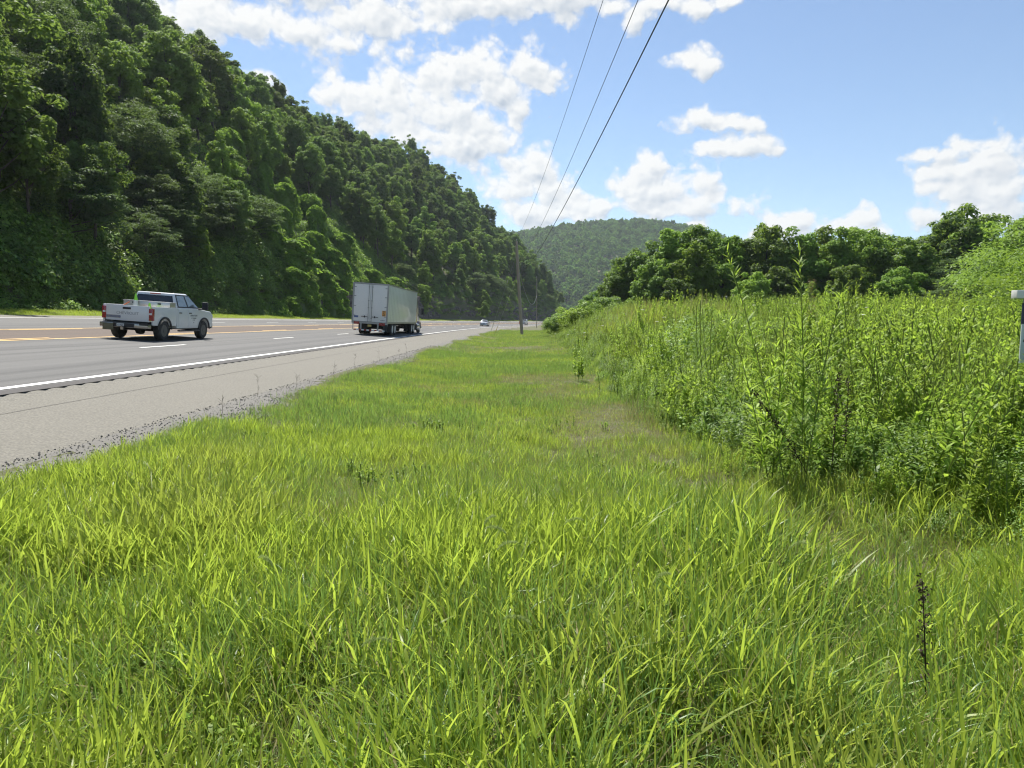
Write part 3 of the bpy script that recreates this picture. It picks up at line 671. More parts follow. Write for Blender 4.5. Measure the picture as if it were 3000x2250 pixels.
rt(68, 77, 'oak', .8, 1.1); rt(72, 84, 'oak', .95, 1.1); rt(70, 72, 'mimosa', .95, 1.1); rt(76, 76, 'oak', 1.05, 1.1); rt(78, 84, 'tulip', 1.05); rt(66, 68, 'mimosa', .72); rt(74, 66, 'oak', .95, 1.1)
rt(36, 84, 'tulip', .40, 1.0); rt(29, 84, 'oak', .5, 1.1); rt(45.5, 82, 'oak', .5, 1.2); rt(49, 78, 'mimosa', .5, 1.1); rt(40.5, 84, 'oak', .55, 1.1); rt(24, 102, 'oak', .8); rt(29, 101, 'oak', .92); rt(37, 102, 'oak', .98); rt(45, 103, 'oak', 1.); rt(52, 102, 'oak', .98); rt(21, 88, 'oak', .4, 1.2); rt(33, 86, 'oak', .55, 1.1)
rt(62, 76, 'oak', .55, 1.2); rt(57, 77, 'oak', .5, 1.3); rt(82, 80, 'oak', 1.1); rt(84, 92, 'oak', 1.1)
def rlab(px):
    for a, s in [(1760, 'where the tree row meets the mountain'), (1900, 'above the reddish mound grass'), (2050, 'just beyond the mound'), (2200, 'beyond the middle of the weed field'), (2400, 'behind the tallest willow-leaved weed'), (2550, 'under the low gap in the clouds'), (2750, 'under the tallest tree of the row'), (3500, 'behind the white sign arm')]:
        if px < a: return s
seen2 = {}
for i, (X, Y, k, sc, asp) in enumerate(RT):
    sc *= 1.10 if X < 52 else 1.12
    if X < 21 and Y > 90: sc *= .9
    v = i % (5 if k == 'oak' else 4 if k == 'tulip' else 3)
    me, tme = protos[('field' + k if k == 'oak' else k, v)]; z = float(ground(X, Y)) - .3
    px, py = proj(X, Y, z + 8)
    lab = '%s %s %s' % (('small ' if sc < .6 else 'tall ' if sc > .97 else '') + {'oak': 'dark green bushy tree', 'tulip': 'sunlit light green tree', 'mimosa': 'feathery mimosa tree'}[k], 'in the rear rank' if Y > 95 else 'at the field edge' if Y < 86 else 'in the tree row', rlab(px))
    add_tree(NAME[k], X, Y, z, me, tme, (sc * asp, sc * asp, sc), i * 1.7, lab, 'trees beyond the weed field')
nb = 520
vX = rng.uniform(19, 84, nb); vy = 83 + rng.uniform(-3, 14, nb) - np.clip(vX - 52, 0, 40) * .45 + np.clip(24 - vX, 0, 10) * 2.
sv = rng.uniform(1.1, 2.3, nb)
scatter('thicket', uc, np.stack([vX, vy, ground(vX, vy) - .3], -1), np.stack([0 * sv, 0 * sv, rng.uniform(0, 6.28, nb)], -1), np.stack([sv, sv, sv * rng.uniform(.8, 1.6, nb)], -1), rng.integers(0, 4, nb), 'dark thicket under the trees beyond the field')
# crooked branchy tree on the ridge line
def sparse_tree():
    r = np.random.default_rng(5); mb = MB(); tips = []
    def br(p, d, L, rad, dep):
        q = p + d * L; mb.tube([p, (p + q) / 2 + Vector(r.normal(size=3)) * .12 * L * .3, q], [rad, rad * .8, rad * .6], 5)
        if dep == 0: tips.append(q); return
        for _ in range(3):
            dd = (d + Vector(r.normal(size=3)) * .55 + Vector((0, 0, .1))).normalized(); br(q, dd, L * .68, rad * .6, dep - 1)
    br(Vector((0, 0, -1)), Vector((.05, 0, 1)), 4.5, .2, 4)
    C = np.array([tuple(t_) for t_ in tips]); n = 2600; k = r.integers(0, len(C), n); d = unit(r.normal(size=(n, 3)))
    keep = r.random(len(C)) < .7; k = k[keep[k]]; d = d[:len(k)]; n = len(k)
    V, Q = rhomb(C[k] + d * r.uniform(.1, .6, n)[:, None], unit(d + np.array([0, 0, .5])), .32 * r.uniform(.6, 1.3, n), .22 * r.uniform(.6, 1.3, n), r, .2)
    return mb, qmesh('crown', V, Q, np.repeat(r.random(n), 4), [M['oak']])
# its foot sits on the visible crest
def on_ridge(px, top_py):
    best = None
    for y in np.arange(150, 330, 4.):
        for X in np.arange(-110, -20, 2.):
            z = float(ground(X, y)); a, b = proj(X, y, z)
            if abs(a - px) < 8 and (best is None or b < best[0]): best = (b, X, y, z)
    return best
b_ = on_ridge(1180, 430)
if b_:
    mb, cr = sparse_tree()
    e = empty('ridge_tree', (b_[1], b_[2], b_[3] + 1.5), 'lone open-branched tree rising above the ridge line against the sky', 'tree', None, (0, 0, 1), 1.35)
    link('crown', cr, e); mb.build('trunk', M['bark'], e)

# big yellowish mimosa sprays at the edge of the field
def frond_tree(seed, mat, nb_, H, Rr, nl=17000):
    r = np.random.default_rng(seed); mb = MB(); P = []; Nn = []; A_ = []
    for i in range(nb_):
        th = r.uniform(0, 2 * PI); z0 = H * r.uniform(.25, .85); L = Rr * r.uniform(.6, 1.05)
        pts = []
        for s in np.linspace(0, 1, 7): pts.append(Vector((math.cos(th) * L * s, math.sin(th) * L * s, z0 + H * .22 * s - H * .16 * s ** 3)))
        mb.tube(pts, list(np.linspace(.05, .008, 7)), 5)
        for j in range(16):                      # pinnate fronds hang from the branch
            s = r.uniform(.25, 1); b = Vector((math.cos(th) * L * s, math.sin(th) * L * s, z0 + H * .22 * s - H * .16 * s ** 3))
            fd = Vector((math.cos(th + r.uniform(-1.2, 1.2)), math.sin(th + r.uniform(-1.2, 1.2)), r.uniform(-.1, .35))).normalized(); fl = r.uniform(.35, .6)
            sd_ = fd.cross(Vector((0, 0, 1))).normalized()
            for q in range(11):
                u = q / 11; c_ = b + fd * fl * u + Vector((0, 0, -.25 * fl * u * u))
                for sg in (-1, 1):
                    A_.append((c_, c_ + (sd_ * sg * .9 + fd * .45) * (.13 * (1 - .6 * abs(u - .4))) + Vector((0, 0, -.03)), fd))
    n = len(A_); V = []
    for a, b, fd in A_:
        wv = fd * .042; m2 = (a + b) / 2
        V += [a, m2 + wv, b, m2 - wv]
    mb.tube([(0, 0, -1), (.1, 0, H * .3), (0, .1, H * .85)], [.13, .1, .04], 8)
    return mb, qmesh('crown', np.array([tuple(v) for v in V]), np.arange(n * 4).reshape(-1, 4), np.repeat(r.random(n), 4), [M[mat]])
V, Q, rnd, C = crown(501, 'mimosa', 30000, H=4.3, Rr=3.9, leaf=.10, nclump=150); cr = qmesh('crown', V, Q, rnd, [M['yellowmimosa']])
V, Q, rnd, C5 = crown(502, 'mimosa', 26000, H=5.4, Rr=4.2, leaf=.13, nclump=120); cr5 = qmesh('crown', V, Q, rnd, [M['weed2']])
e = empty('mimosa_tree', (18.3, 20.2, .7), 'yellow-green mimosa with arching feathery fronds overhanging the weeds by the sign', 'tree', None, (0, 0, .4), (.95, .95, .84))
link('crown', cr, e); trunk(71, 4.3, 3.9, C, .12).build('trunk', M['bark'], e, smooth=True)
e = empty('mimosa_tree', (25.0, 30.5, .9), 'darker feathery mimosa set back behind the yellow-green one', 'tree', None, (0, 0, 2.4), 1.1)
link('crown', cr5, e); trunk(72, 5.4, 4.2, C5, .14).build('trunk', M['bark'], e, smooth=True)
V, Q, rnd, C = crown(401, 'oak', 9000, H=2.7, Rr=2.0, leaf=.13, nclump=80, ymin=.0); shrub_me = qmesh('foliage', V, Q, rnd, [M['weed2']])
V, Q, rnd, C2 = crown(402, 'oak', 9000, H=2.3, Rr=2.3, leaf=.15, nclump=70, ymin=.0); shrub_m2 = qmesh('foliage', V, Q, rnd, [M['weed']])
to = trunk(7, 2.2, 1.5, C, .05).build('stem', M['bark']); st_me = to.data; bpy.data.objects.remove(to)
for X, Y, s_, m_i, lb in [(4.6, 74, .8, 0, 'low leafy shrub on the bank beside the near utility pole'), (6.4, 66, .95, 1, 'bright bushy shrub on the bank below the tree row'), (5.6, 88, .9, 0, 'small shrub on the bank behind the near utility pole'), (8.8, 72, 1.1, 0, 'dense shrub on the crest of the bank near the trees'), (11.5, 78, 1.25, 0, 'tallest shrub where the bank meets the tree row'), (8.0, 92, 1.1, 1, 'bright shrub in front of the farther utility pole'), (11.0, 100, 1.2, 0, 'dark rounded shrub where the bank meets the road bend')]:
    e = empty('bank_shrub', (X, Y, float(ground(X, Y)) - .2), lb, 'shrub', 'shrubs on the bank', (0, 0, X), (s_ * 1.15, s_ * 1.15, s_))
    link('foliage', (shrub_me, shrub_m2)[m_i], e); link('stem', st_me, e)

# ------------------------------------------------------------ grass and weeds (stuff)
def strips(base, az_, lean, L, wd, k=5, curl=.6, r=None, prof=None):
    n = len(base); s = np.linspace(0, 1, k)
    d = np.stack([np.cos(az_), np.sin(az_), 0 * az_], -1)
    ang = lean[:, None] + curl[:, None] * s[None] ** 1.4 if hasattr(curl, '__len__') else lean[:, None] + curl * s[None] ** 1.4
    ds = L[:, None] / (k - 1)
    hx = np.concatenate([np.zeros((n, 1)), np.cumsum(np.sin(ang[:, :-1]) * ds, 1)], 1)
    hz = np.concatenate([np.zeros((n, 1)), np.cumsum(np.cos(ang[:, :-1]) * ds, 1)], 1)
    C = base[:, None] + d[:, None] * hx[..., None] + np.array([0, 0, 1.]) * hz[..., None]
    tw = az_ + PI / 2 + (r.normal(size=n) * .5 if r is not None else 0)
    sd_ = np.stack([np.cos(tw), np.sin(tw), 0 * tw], -1)
    pf = np.array(prof) if prof is not None else np.interp(s, [0, .35, .8, 1], [.7, 1, .6, .04])
    off = sd_[:, None] * (wd[:, None] * pf[None] / 2)[..., None]
    V = np.stack([C - off, C + off], 2).reshape(-1, 3)
    b = (np.arange(n) * k * 2)[:, None] + (np.arange(k - 1) * 2)[None]
    Q = np.stack([b, b + 1, b + 3, b + 2], -1).reshape(-1, 4)
    return V, Q, k * 2
def tuft(seed, n, L0, L1, w0, w1, mat, spread=.09, lean=.35, curl=.9, dryfrac=0, k=5):
    r = np.random.default_rng(seed); base = np.stack([r.normal(0, spread, n), r.normal(0, spread, n), np.full(n, -.03)], -1)
    V, Q, vp = strips(base, r.uniform(0, 2 * PI, n), np.abs(r.normal(0, lean, n)), r.uniform(L0, L1, n), r.uniform(w0, w1, n), k, np.abs(r.normal(curl * .6, curl * .5, n)), r)
    rd = np.repeat(r.random(n), vp)
    mi = np.repeat((r.random(n) < dryfrac).astype(int), k - 1)
    return qmesh('tuft', V, Q, rd, [M[mat], M['dry']], mi)
T_near = [tuft(100 + i, 32, .06, .28, .002, .006, 'grass', .10, .38, 1.1, .07) for i in range(5)] + \
         [tuft(110 + i, 14, .16, .42, .007, .014, 'grass', .08, .28, 1.4, .05, 7) for i in range(3)] + \
         [tuft(115 + i, 22, .10, .34, .002, .007, 'grass2', .09, .4, 1.5, .12, 6) for i in range(3)] + \
         [tuft(120 + i, 20, .06, .22, .002, .004, 'dry', .10, .7, 1.2, .5) for i in range(2)]
T_mid = [tuft(130 + i, 42, .05, .15, .003, .008, 'grass', .18, .5, 1.2, .05, 5) for i in range(4)] + [tuft(136 + i, 26, .10, .26, .005, .010, 'grass2', .16, .4, .9, .15, 4) for i in range(2)] + [tuft(140, 24, .05, .18, .005, .009, 'dry', .16, .6, 1, .5, 4)]
def place(n, y0, y1, pw, xmin, xmax):
    """points in the camera's wedge, denser where near"""
    u = rng.random(n); y = (y0 ** pw + u * (y1 ** pw - y0 ** pw)) ** (1 / pw)
    x = xmin(y) + (xmax(y) - xmin(y)) * rng.random(n); return x, y
def dryness(x, y):
    d = fbm(x * .35 + 3, y * .35, 61) * .8 + .35 * fbm(x * 1.7, y * 1.7, 63) - .15
    for cx, cy_, rr in [(1.6, 9.2, .9), (2.0, 13, 1.1), (1.2, 15.5, .9), (-.1, 43, 2.6), (-1.5, 5.2, .4), (1.9, 7.0, .8), (1.3, 11.3, .9), (1.0, 18, 1.3), (-.75, 2.3, .45), (-1.7, 2.5, .4), (.6, 2.2, .35), (1.6, 20, 1.5), (-3.2, 9.5, .6), (2.4, 4.6, .35)]:
        d = d + .34 * np.exp(-((x - cx) ** 2 + ((y - cy_) * .8) ** 2) / rr ** 2)
    return d
def tufts(name, assets, n, y0, y1, pw, label, s0, s1, ng, nc, nd_):
    x, y = place(n, y0, y1, pw, lambda y: np.maximum(-.86 * y - 1.2, -4.35 + shift(y)), lambda y: np.minimum(.86 * y + 1.2, 4.2 + 0 * y + .02 * y + shift(y) * .2))
    W = x - shift(y); edge = sm(-4.7, -3.9, W - .5 * (fbm(y * .7, 0 * y + 3, 9) - .5)); keep = rng.random(n) < .25 + .75 * edge
    keep &= ~((W < -4.35))
    d = dryness(x, y); keep &= (fbm(x * 2.3, y * 2.3, 99) > rng.uniform(.22, .5, n)) | (y > 12); keep &= (rng.random(n) > sm(.55, .85, d) * .25)
    x, y, d = x[keep], y[keep], d[keep]; k = len(x)
    cool = fbm(x * .6, y * .6, 71)
    u = rng.random(k)
    idx = rng.integers(0, ng, k)
    if ng == 8: idx = np.where((y < 5.2) & (rng.random(k) < .24 * fbm(x * 1.1, y * 1.1, 105) * 2), 5 + rng.integers(0, 3, k), idx)
    idx = np.where((cool > .54) & (u < .65) | (u < .14), ng + rng.integers(0, nc, k), idx)
    idx = np.where(rng.random(k) < sm(.44, .72, d) * .70, ng + nc + rng.integers(0, nd_, k), idx)
    hgt = .56 + .95 * fbm(x * .7, y * .7, 77) ** 1.2 * (.6 + .8 * fbm(x * 2.1, y * 2.1, 78))
    s = rng.uniform(s0, s1, k) * hgt * np.where(y < 6, 1.12, 1)
    s *= .75 + .25 * sm(-4.3, -2.5, x - shift(y))
    s *= 1 - .34 * sm(4.0, 7.5, y)
    s *= 1 - .35 * sm(.5, .75, d)
    scatter(name, assets, np.stack([x, y, ground(x, y)], -1), np.stack([rng.normal(0, .12, k), rng.normal(0, .12, k), rng.uniform(0, 6.28, k)], -1), np.stack([s, s, s * rng.uniform(.85, 1.2, k)], -1), idx, label)
tufts('grass', T_near, 46000, 1.5, 9.5, 1.25, 'long bright green grass growing beside the road', .85, 1.3, 8, 3, 2)
tufts('mown_grass', T_mid, 46000, 9, 34, 1.1, 'mown green grass strip running along the road', .9, 1.35, 4, 2, 1)
tufts('distant_grass', T_mid, 17000, 33, 130, .9, 'far end of the green grass strip beside the road', 1.2, 1.9, 4, 2, 1)
# far verge grass
nb = 8000; vy = 30 + 330 * rng.random(nb) ** 1.6; vw = rng.uniform(-33.4, -30.1, nb); vX = vw + shift(vy); sv = rng.uniform(1.2, 2.2, nb)
scatter('verge_grass', T_mid[:4], np.stack([vX, vy, ground(vX, vy)], -1), np.stack([0 * sv, 0 * sv, rng.uniform(0, 6.28, nb)], -1), np.stack([sv] * 3, -1), rng.integers(0, 4, nb), 'sunlit grass verge beyond the far side of the road')

# weeds
def lanceweed(seed, H, nst, nl, LL, lw, mat, up=.9, top=True, bush=.16):
    r = np.random.default_rng(seed); Vs = []; Qs = []; Rn = []; Mi = []; o_ = 0
    def push(V, Q, rd, mi):
        nonlocal o_
        Vs.append(V); Qs.append(Q + o_); Rn.append(rd); Mi.append(np.full(len(Q), mi)); o_ += len(V)
    for s in range(nst):
        h = H * r.uniform(.65, 1.05); az0 = r.uniform(0, 2 * PI); le = abs(r.normal(0, .12)); b0 = np.array([[r.normal(0, bush), r.normal(0, bush), 0.]])
        for q in (0, 1):
            V, Q, vp = strips(b0, np.array([az0 + q * PI / 2]) if q == 0 else np.array([az0]), np.array([le]), np.array([h]), np.array([.010 * min(1, .15 + H * .8)]), 6, np.array([.15]), None, [1, .9, .8, .7, .5, .3])
            if q:
                C = (V[0::2] + V[1::2]) / 2; d = np.array([math.cos(az0), math.sin(az0), 0]) * .005; V = np.stack([C - d, C + d], 1).reshape(-1, 3)
            push(V, Q, np.full(len(V), .4), 1)
        n = int(nl * r.uniform(.8, 1.2)); t_ = r.uniform(.12, 1, n) ** .8
        zc = t_ * h * math.cos(le); xc = t_ * h * (math.sin(le) + .05 * t_)
        base = b0 + np.stack([np.cos(az0) * xc, np.sin(az0) * xc, zc], -1)
        sz = LL * np.interp(t_, [0, .5, 1], [1, 1, .45]) * r.uniform(.7, 1.2, n)
        V, Q, vp = strips(base, r.uniform(0, 2 * PI, n), r.uniform(.6, 1.6, n) * np.interp(t_, [0, 1], [1, .6]), sz, sz * lw, 4, r.uniform(.2, 1.3, n), r, [.35, 1, .75, .05])
        push(V, Q, np.repeat(np.clip(r.normal(.4, .2, n) + .35 * t_, 0, 1), vp), 0)
    return qmesh('weed', np.concatenate(Vs), np.concatenate(Qs), np.concatenate(Rn), [M[mat], M['stem']], np.concatenate(Mi))
weedA = [lanceweed(200 + i, 1.2, 5, 60, .11, .26, 'weed', bush=.17) for i in range(4)]
weedB = [lanceweed(210 + i, .75, 5, 44, .09, .38, 'weed2', bush=.2) for i in range(3)]
weedC = [lanceweed(220 + i, .95, 7, 60, .07, .09, 'weed', bush=.14) for i in range(3)]
weedD = [tuft(230 + i, 30, .5, 1.05, .008, .016, 'grass', .14, .22, .7, .22, 6) for i in range(3)]
brush = [clump(240 + i, 2000, .38 + .06 * i, .034, 'weed2' if i != 2 else 'weed', 1.25 + .2 * i, .1) for i in range(4)]
WA = weedA + weedB + weedC + weedD + brush
x, y = place(12500, 2.6, 74, .9, lambda y: 1.9 + .02 * y + 0 * y, lambda y: .86 * y + 3)
bx = np.interp(y, [3, 4, 6, 7, 10, 13, 18, 26, 40, 60, 90], [3.0, 2.9, 2.6, 2.3, 2.2, 1.9, 1.6, 2.0, 2.8, 3.4, 3.0])
bx = bx - .12 + .7 * (fbm(y * .8, 0 * y, 81) - .5)
edge = x - bx; keep = edge > 0; keep &= ~((y > 62) & (x > 40)); x, y, edge = x[keep], y[keep], edge[keep]; k = len(x)
u = rng.random(k); fz = fbm(x * .22, y * .22, 83); gz = fbm(x * .18 + 5, y * .18, 87)
idx = rng.integers(0, 4, k)
idx = np.where((fz > .52) & (u < .7), 7 + rng.integers(0, 3, k), idx)
idx = np.where((edge < 1.6) & (u < .7) | (fz < .38) & (u < .35), 4 + rng.integers(0, 3, k), idx)
mound = np.exp(-((x - 7.5) ** 2 / 12 + (y - 37) ** 2 / 120))
idx = np.where((mound > .35) & (u < .85) | (gz > .62) & (u < .4), 10 + rng.integers(0, 3, k), idx)
u2 = rng.random(k); bz_ = fbm(x * .7, y * .7, 85)
idx = np.where((edge > .5) & (edge < 2.6) & (y < 20) & (u2 < .24), 13 + rng.integers(0, 3, k), idx)
idx = np.where((bz_ > .53) & (u2 < .34), 13 + rng.integers(0, 4, k), idx)
s = rng.uniform(.66, 1.2, k) * (.28 + .72 * sm(-.3, 2.5, edge)) * (1 + .25 * (rng.random(k) < .12)) * np.where(y < 9, .98, 1) * (.45 + 1.0 * fbm(x * .7, y * .7, 89))
s = s * np.where(y > 25, 1.08, 1.)
nx = 110; ax = rng.uniform(0, 1, nx); ay = 5.4 + 5.5 * ax + rng.normal(0, .3, nx); axx = 2.75 + 1.9 * rng.random(nx) + .12 * (8 - ay)
x = np.concatenate([x, axx]); y = np.concatenate([y, ay]); idx = np.concatenate([idx, rng.choice([13, 14, 4, 5, 6, 0, 1], nx)]); s = np.concatenate([s, rng.uniform(.7, 1.1, nx)]); k = len(x)
scatter('weeds', WA, np.stack([x, y, ground(x, y) - .04], -1), np.stack([rng.normal(0, .17, k), rng.normal(0, .17, k), rng.uniform(0, 6.28, k)], -1), np.stack([s * rng.uniform(.9, 1.4, k), s * rng.uniform(.9, 1.4, k), s], -1), idx, 'thick green weeds covering the bank and field')
# low weeds mixed in the near grass
sm_w = [lanceweed(250 + i, .12, 5, 16, .032, .6, 'weed2', bush=.06) for i in range(2)] + [lanceweed(255, .15, 4, 18, .045, .4, 'weed', bush=.05)]
x, y = place(2300, 1.7, 13, 1.0, lambda y: np.maximum(-.86 * y - .5, -3.6), lambda y: np.minimum(.86 * y + .5, 3.4))
keep = (fbm(x * .8, y * .8, 93) + rng.normal(0, .07, len(x)) > .66 + .012 * y) | (((x + 1.5) ** 2 + (y - 2.5) ** 2 < .8) & (rng.random(len(x)) < .9)); x, y = x[keep], y[keep]; k = len(x); s = rng.uniform(.7, 1.6, k)
scatter('low_weeds', sm_w, np.stack([x, y, ground(x, y)], -1), np.stack([0 * s, 0 * s, rng.uniform(0, 6.28, k)], -1), np.stack([s, s, s], -1), rng.integers(0, 3, k), 'small broad-leaved weeds among the grass')
# loose stones on the gravel verge
r_ = np.random.default_rng(4); st = []
for i in range(3):
    bm = bmesh.new(); bmesh.ops.create_icosphere(bm, subdivisions=1, radius=1)
    for v in bm.verts: v.co = Vector((v.co.x * r_.uniform(.6, 1.3), v.co.y * r_.uniform(.6, 1.2), v.co.z * r_.uniform(.4, .8)))
    me = bpy.data.meshes.new('stone'); bm.to_mesh(me); bm.free(); me.materials.append(M['gravel']); st.append(me)
n_ = 9000; y = 5.5 + 34 * rng.random(n_) ** 1.5; wv = -4.95 + 1.15 * rng.random(n_) ** .9; X = wv + shift(y); s = rng.uniform(.005, .015, n_)
scatter('loose_gravel', st, np.stack([X, y, zroad(wv) + .012 - .04 * sm(-4.6, -3.9, wv)], -1), rng.uniform(0, 6, (n_, 3)), np.stack([s, s, s], -1), rng.integers(0, 3, n_), 'loose grey gravel along the pavement edge')
# ------------------------------------------------------------ vehicle materials
V_ = {
 'white': pmat('dusty_white_paint', (.68, .68, .67), .3, coat=.5, c2=(.64, .64, .61), nscale=2.5, dirt=((.20, .18, .13), .75, .25), amt=.75),
 'cabw': pmat('clean_white_paint', (.70, .71, .71), .3, coat=.4),
 'black': pmat('black_plastic', (.02, .02, .022), .55), 'tyre': pmat('tyre_rubber', (.03, .029, .028), .9, c2=(.05, .046, .04), nscale=8),
 'glass': pmat('dark_tinted_glass', (.012, .014, .016), .08, spec=.9), 'sglass': pmat('side_glass', (.10, .125, .14), .06, spec=1, c2=(.22, .25, .24), nscale=2.2),  # side glass: pale mottling in the base colour stands for window reflections
 'chrome': pmat('dull_chrome', (.42, .42, .41), .28, metal=1, c2=(.25, .24, .22)), 'steel': pmat('dirty_steel_wheel', (.16, .155, .145), .5, metal=.5, c2=(.09, .085, .075), nscale=9),
 'red': pmat('red_lamp_lens', (.30, .012, .014), .2, coat=.6), 'amber': pmat('amber_lens', (.7, .30, .04), .3), 'lens': pmat('clear_lens', (.7, .7, .66), .2),
 'frame': pmat('grimy_frame', (.035, .033, .03), .8), 'plate': pmat('plate_white', (.55, .57, .55), .5), 'ink': pmat('dark_lettering', (.05, .055, .06), .6),
 'blue': pmat('blue_badge', (.10, .14, .30), .5), 'greyb': pmat('grey_badge', (.30, .30, .30), .4, metal=.4),
 'trail': pmat('trailer_white_panel', (.70, .73, .66), .3, coat=.4, c2=(.62, .66, .58), nscale=1.2, vscale=(4, 1, .3)), 'tdoor': pmat('trailer_door_white', (.80, .78, .73), .45, c2=(.70, .69, .65), nscale=1.5),
 'trim': pmat('trailer_aluminium', (.34, .34, .33), .4, metal=.7, c2=(.24, .24, .23)), 'maroon': pmat('maroon_paint', (.09, .022, .03), .25, coat=.8), 'orange': pmat('orange_placard', (.75, .33, .04), .5),
 'yplate': pmat('yellow_plate', (.55, .42, .12), .5), 'hub': pmat('white_hub', (.62, .62, .60), .45), 'lime': pmat('lime_plastic', (.30, .78, .05), .45), 'refl': pmat('white_reflective_band', (.78, .78, .72), .4),
 'hivis': pmat('orange_plastic', (.75, .16, .03), .5), 'alum': pmat('checker_aluminium', (.62, .61, .60), .3, metal=.9, c2=(.45, .43, .42), nscale=14), 'silver': pmat('silver_paint', (.48, .52, .55), .28, metal=.4, coat=.5),
 'wood': pmat('weathered_pole_wood', (.42, .36, .28), .85, c2=(.26, .22, .165), nscale=4, vscale=(6, 6, .4), bump=.4), 'wire': pmat('black_cable', (.015, .015, .016), .6), 'galv': pmat('galvanised_strand', (.35, .36, .36), .45, metal=.6),
 'cer': pmat('grey_porcelain', (.45, .45, .43), .3), 'yguard': pmat('yellow_guy_guard', (.70, .50, .08), .5), 'pvc': pmat('white_vinyl', (.72, .72, .69), .4, c2=(.62, .61, .57), nscale=3), 'navy': pmat('navy_panel', (.012, .018, .06), .45), 'sheet': pmat('white_sign_sheet', (.62, .66, .66), .45),
}
def text(body, size, mat, parent, loc, rot, name='lettering'):
    c = bpy.data.curves.new(name, 'FONT'); c.body = body; c.size = size; c.extrude = .002; c.align_x = 'CENTER'; c.align_y = 'CENTER'
    tmp = bpy.data.objects.new('tmp', c); col.objects.link(tmp); dg = bpy.context.evaluated_depsgraph_get()
    me = bpy.data.meshes.new_from_object(tmp.evaluated_get(dg)); bpy.data.objects.remove(tmp); me.materials.clear(); me.materials.append(mat)
    o_ = link(name, me, parent); o_.location = loc; o_.rotation_euler = rot; return o_
def wheel(parent, x, y, r, wd, side, hub='steel', name='wheel', dual=False):
    """side -1: right, +1: left (outer face)"""
    e = MB(); h = wd / 2
    e.lathe_y((x, y, r), [(r * .62, -h * .8), (r * .64, -h), (r * .93, -h), (r, -h * .72), (r, h * .72), (r * .93, h), (r * .64, h), (r * .62, h * .8)], 32)
    w_ = e.build(name, V_['tyre'], parent, smooth=True)
    q = side; f = MB()
    f.lathe_y((x, y, r), [(r * .61, q * h * .95), (r * .57, q * h * .55), (r * .42, q * h * .35), (r * .24, q * h * .8), (r * .20, q * h * 1.05), (.01, q * h * 1.05)], 28)
    for k in range(8):
        a = 2 * PI * k / 8; cx, cz = x + r * .36 * math.cos(a), r + r * .36 * math.sin(a)
        f.lathe_y((cx, y, cz), [(r * .05, q * h * .35), (r * .05, q * h * .70)], 6)
    f.build('rim', V_[hub], w_, smooth=True)
    return w_
def mesh_prof(pts, cuts, r_c, zc):
    return pts
def arch(cx, r, z0, n=14):      # wheel-arch points from rear to front along the sill
    a0 = math.asin(max(-1, min(1, (z0 - .40) / r)))
    return [(cx + r * math.cos(a), .40 + r * math.sin(a)) for a in np.linspace(PI - a0, a0, n)]
ROLL = math.atan(.0715)

# ------------------------------------------------------------ white pickup (local x forward, y left)
pk = empty('pickup_truck', (-14.68, 25.6, float(zroad(-14.68)) + .01), 'dusty white four-door pickup truck with cones and a tool box in its bed', 'pickup truck', None, (ROLL, 0, R(90)), .95)
HW = 1.0
top = 1.36
for sgn in (-1, 1):
    y0, y1 = (HW - .07) * sgn, HW * sgn
    side = [(0.02, .62)] + arch(.92, .50, .60) + [(1.86, .58), (1.90, .70), (1.90, top), (.03, top)]
    MB().prism(side, min(y0, y1), max(y0, y1)).build('bed_side', V_['white'], pk, bevel=.018)
    ar = MB()
    for cx in (.92, 4.42):
        a = np.linspace(-.25, PI + .25, 22)
        for i in range(21):
            p = [(cx + rr * math.cos(t_), .40 + rr * math.sin(t_)) for t_, rr in ((a[i], .50), (a[i + 1], .50), (a[i + 1], .57), (a[i], .57))]
            if min(z_ for _, z_ in p) < .36: continue
            ar.prism(p, min(y1, y1 + .035 * sgn) - .002, max(y1, y1 + .035 * sgn))
    ar.build('wheel_arch_trim', V_['black'], pk)
MB().box(.05, 1.9, -.93, .93, .72, .76).build('bed_floor', V_['frame'], pk)
MB().box(1.86, 1.90, -.93, .93, .76, top - .02).build('bed_front_wall', V_['white'], pk)
tg = MB().box(-.015, .05, -.86, .86, .74, top).build('tailgate', V_['white'], pk, bevel=.015)
MB().box(-.035, -.012, -.13, .19, top - .16, top - .08).build('tailgate_handle', V_['black'], tg, bevel=.01)
text('CHEVROLET', .16, V_['greyb'], tg, (-.0165, .0, 1.04), (R(90), 0, R(-90)))
bd = MB().box(-.018, -.012, .28, .84, .835, .945).build('badge', V_['greyb'], tg)
text('SILVERADO HD', .085, V_['blue'], tg, (-.021, .56, .89), (R(90), 0, R(-90)))
body = [(1.93, .48), (3.86, .48)] + arch(4.42, .50, .56) + [(5.02, .50), (5.26, .55), (5.32, .85), (5.26, 1.12), (5.10, 1.24), (4.05, 1.33), (3.75, 1.36), (1.93, top)]
MB().prism(body, -HW, HW).build('body', V_['white'], pk, bevel=.04, seg=3)
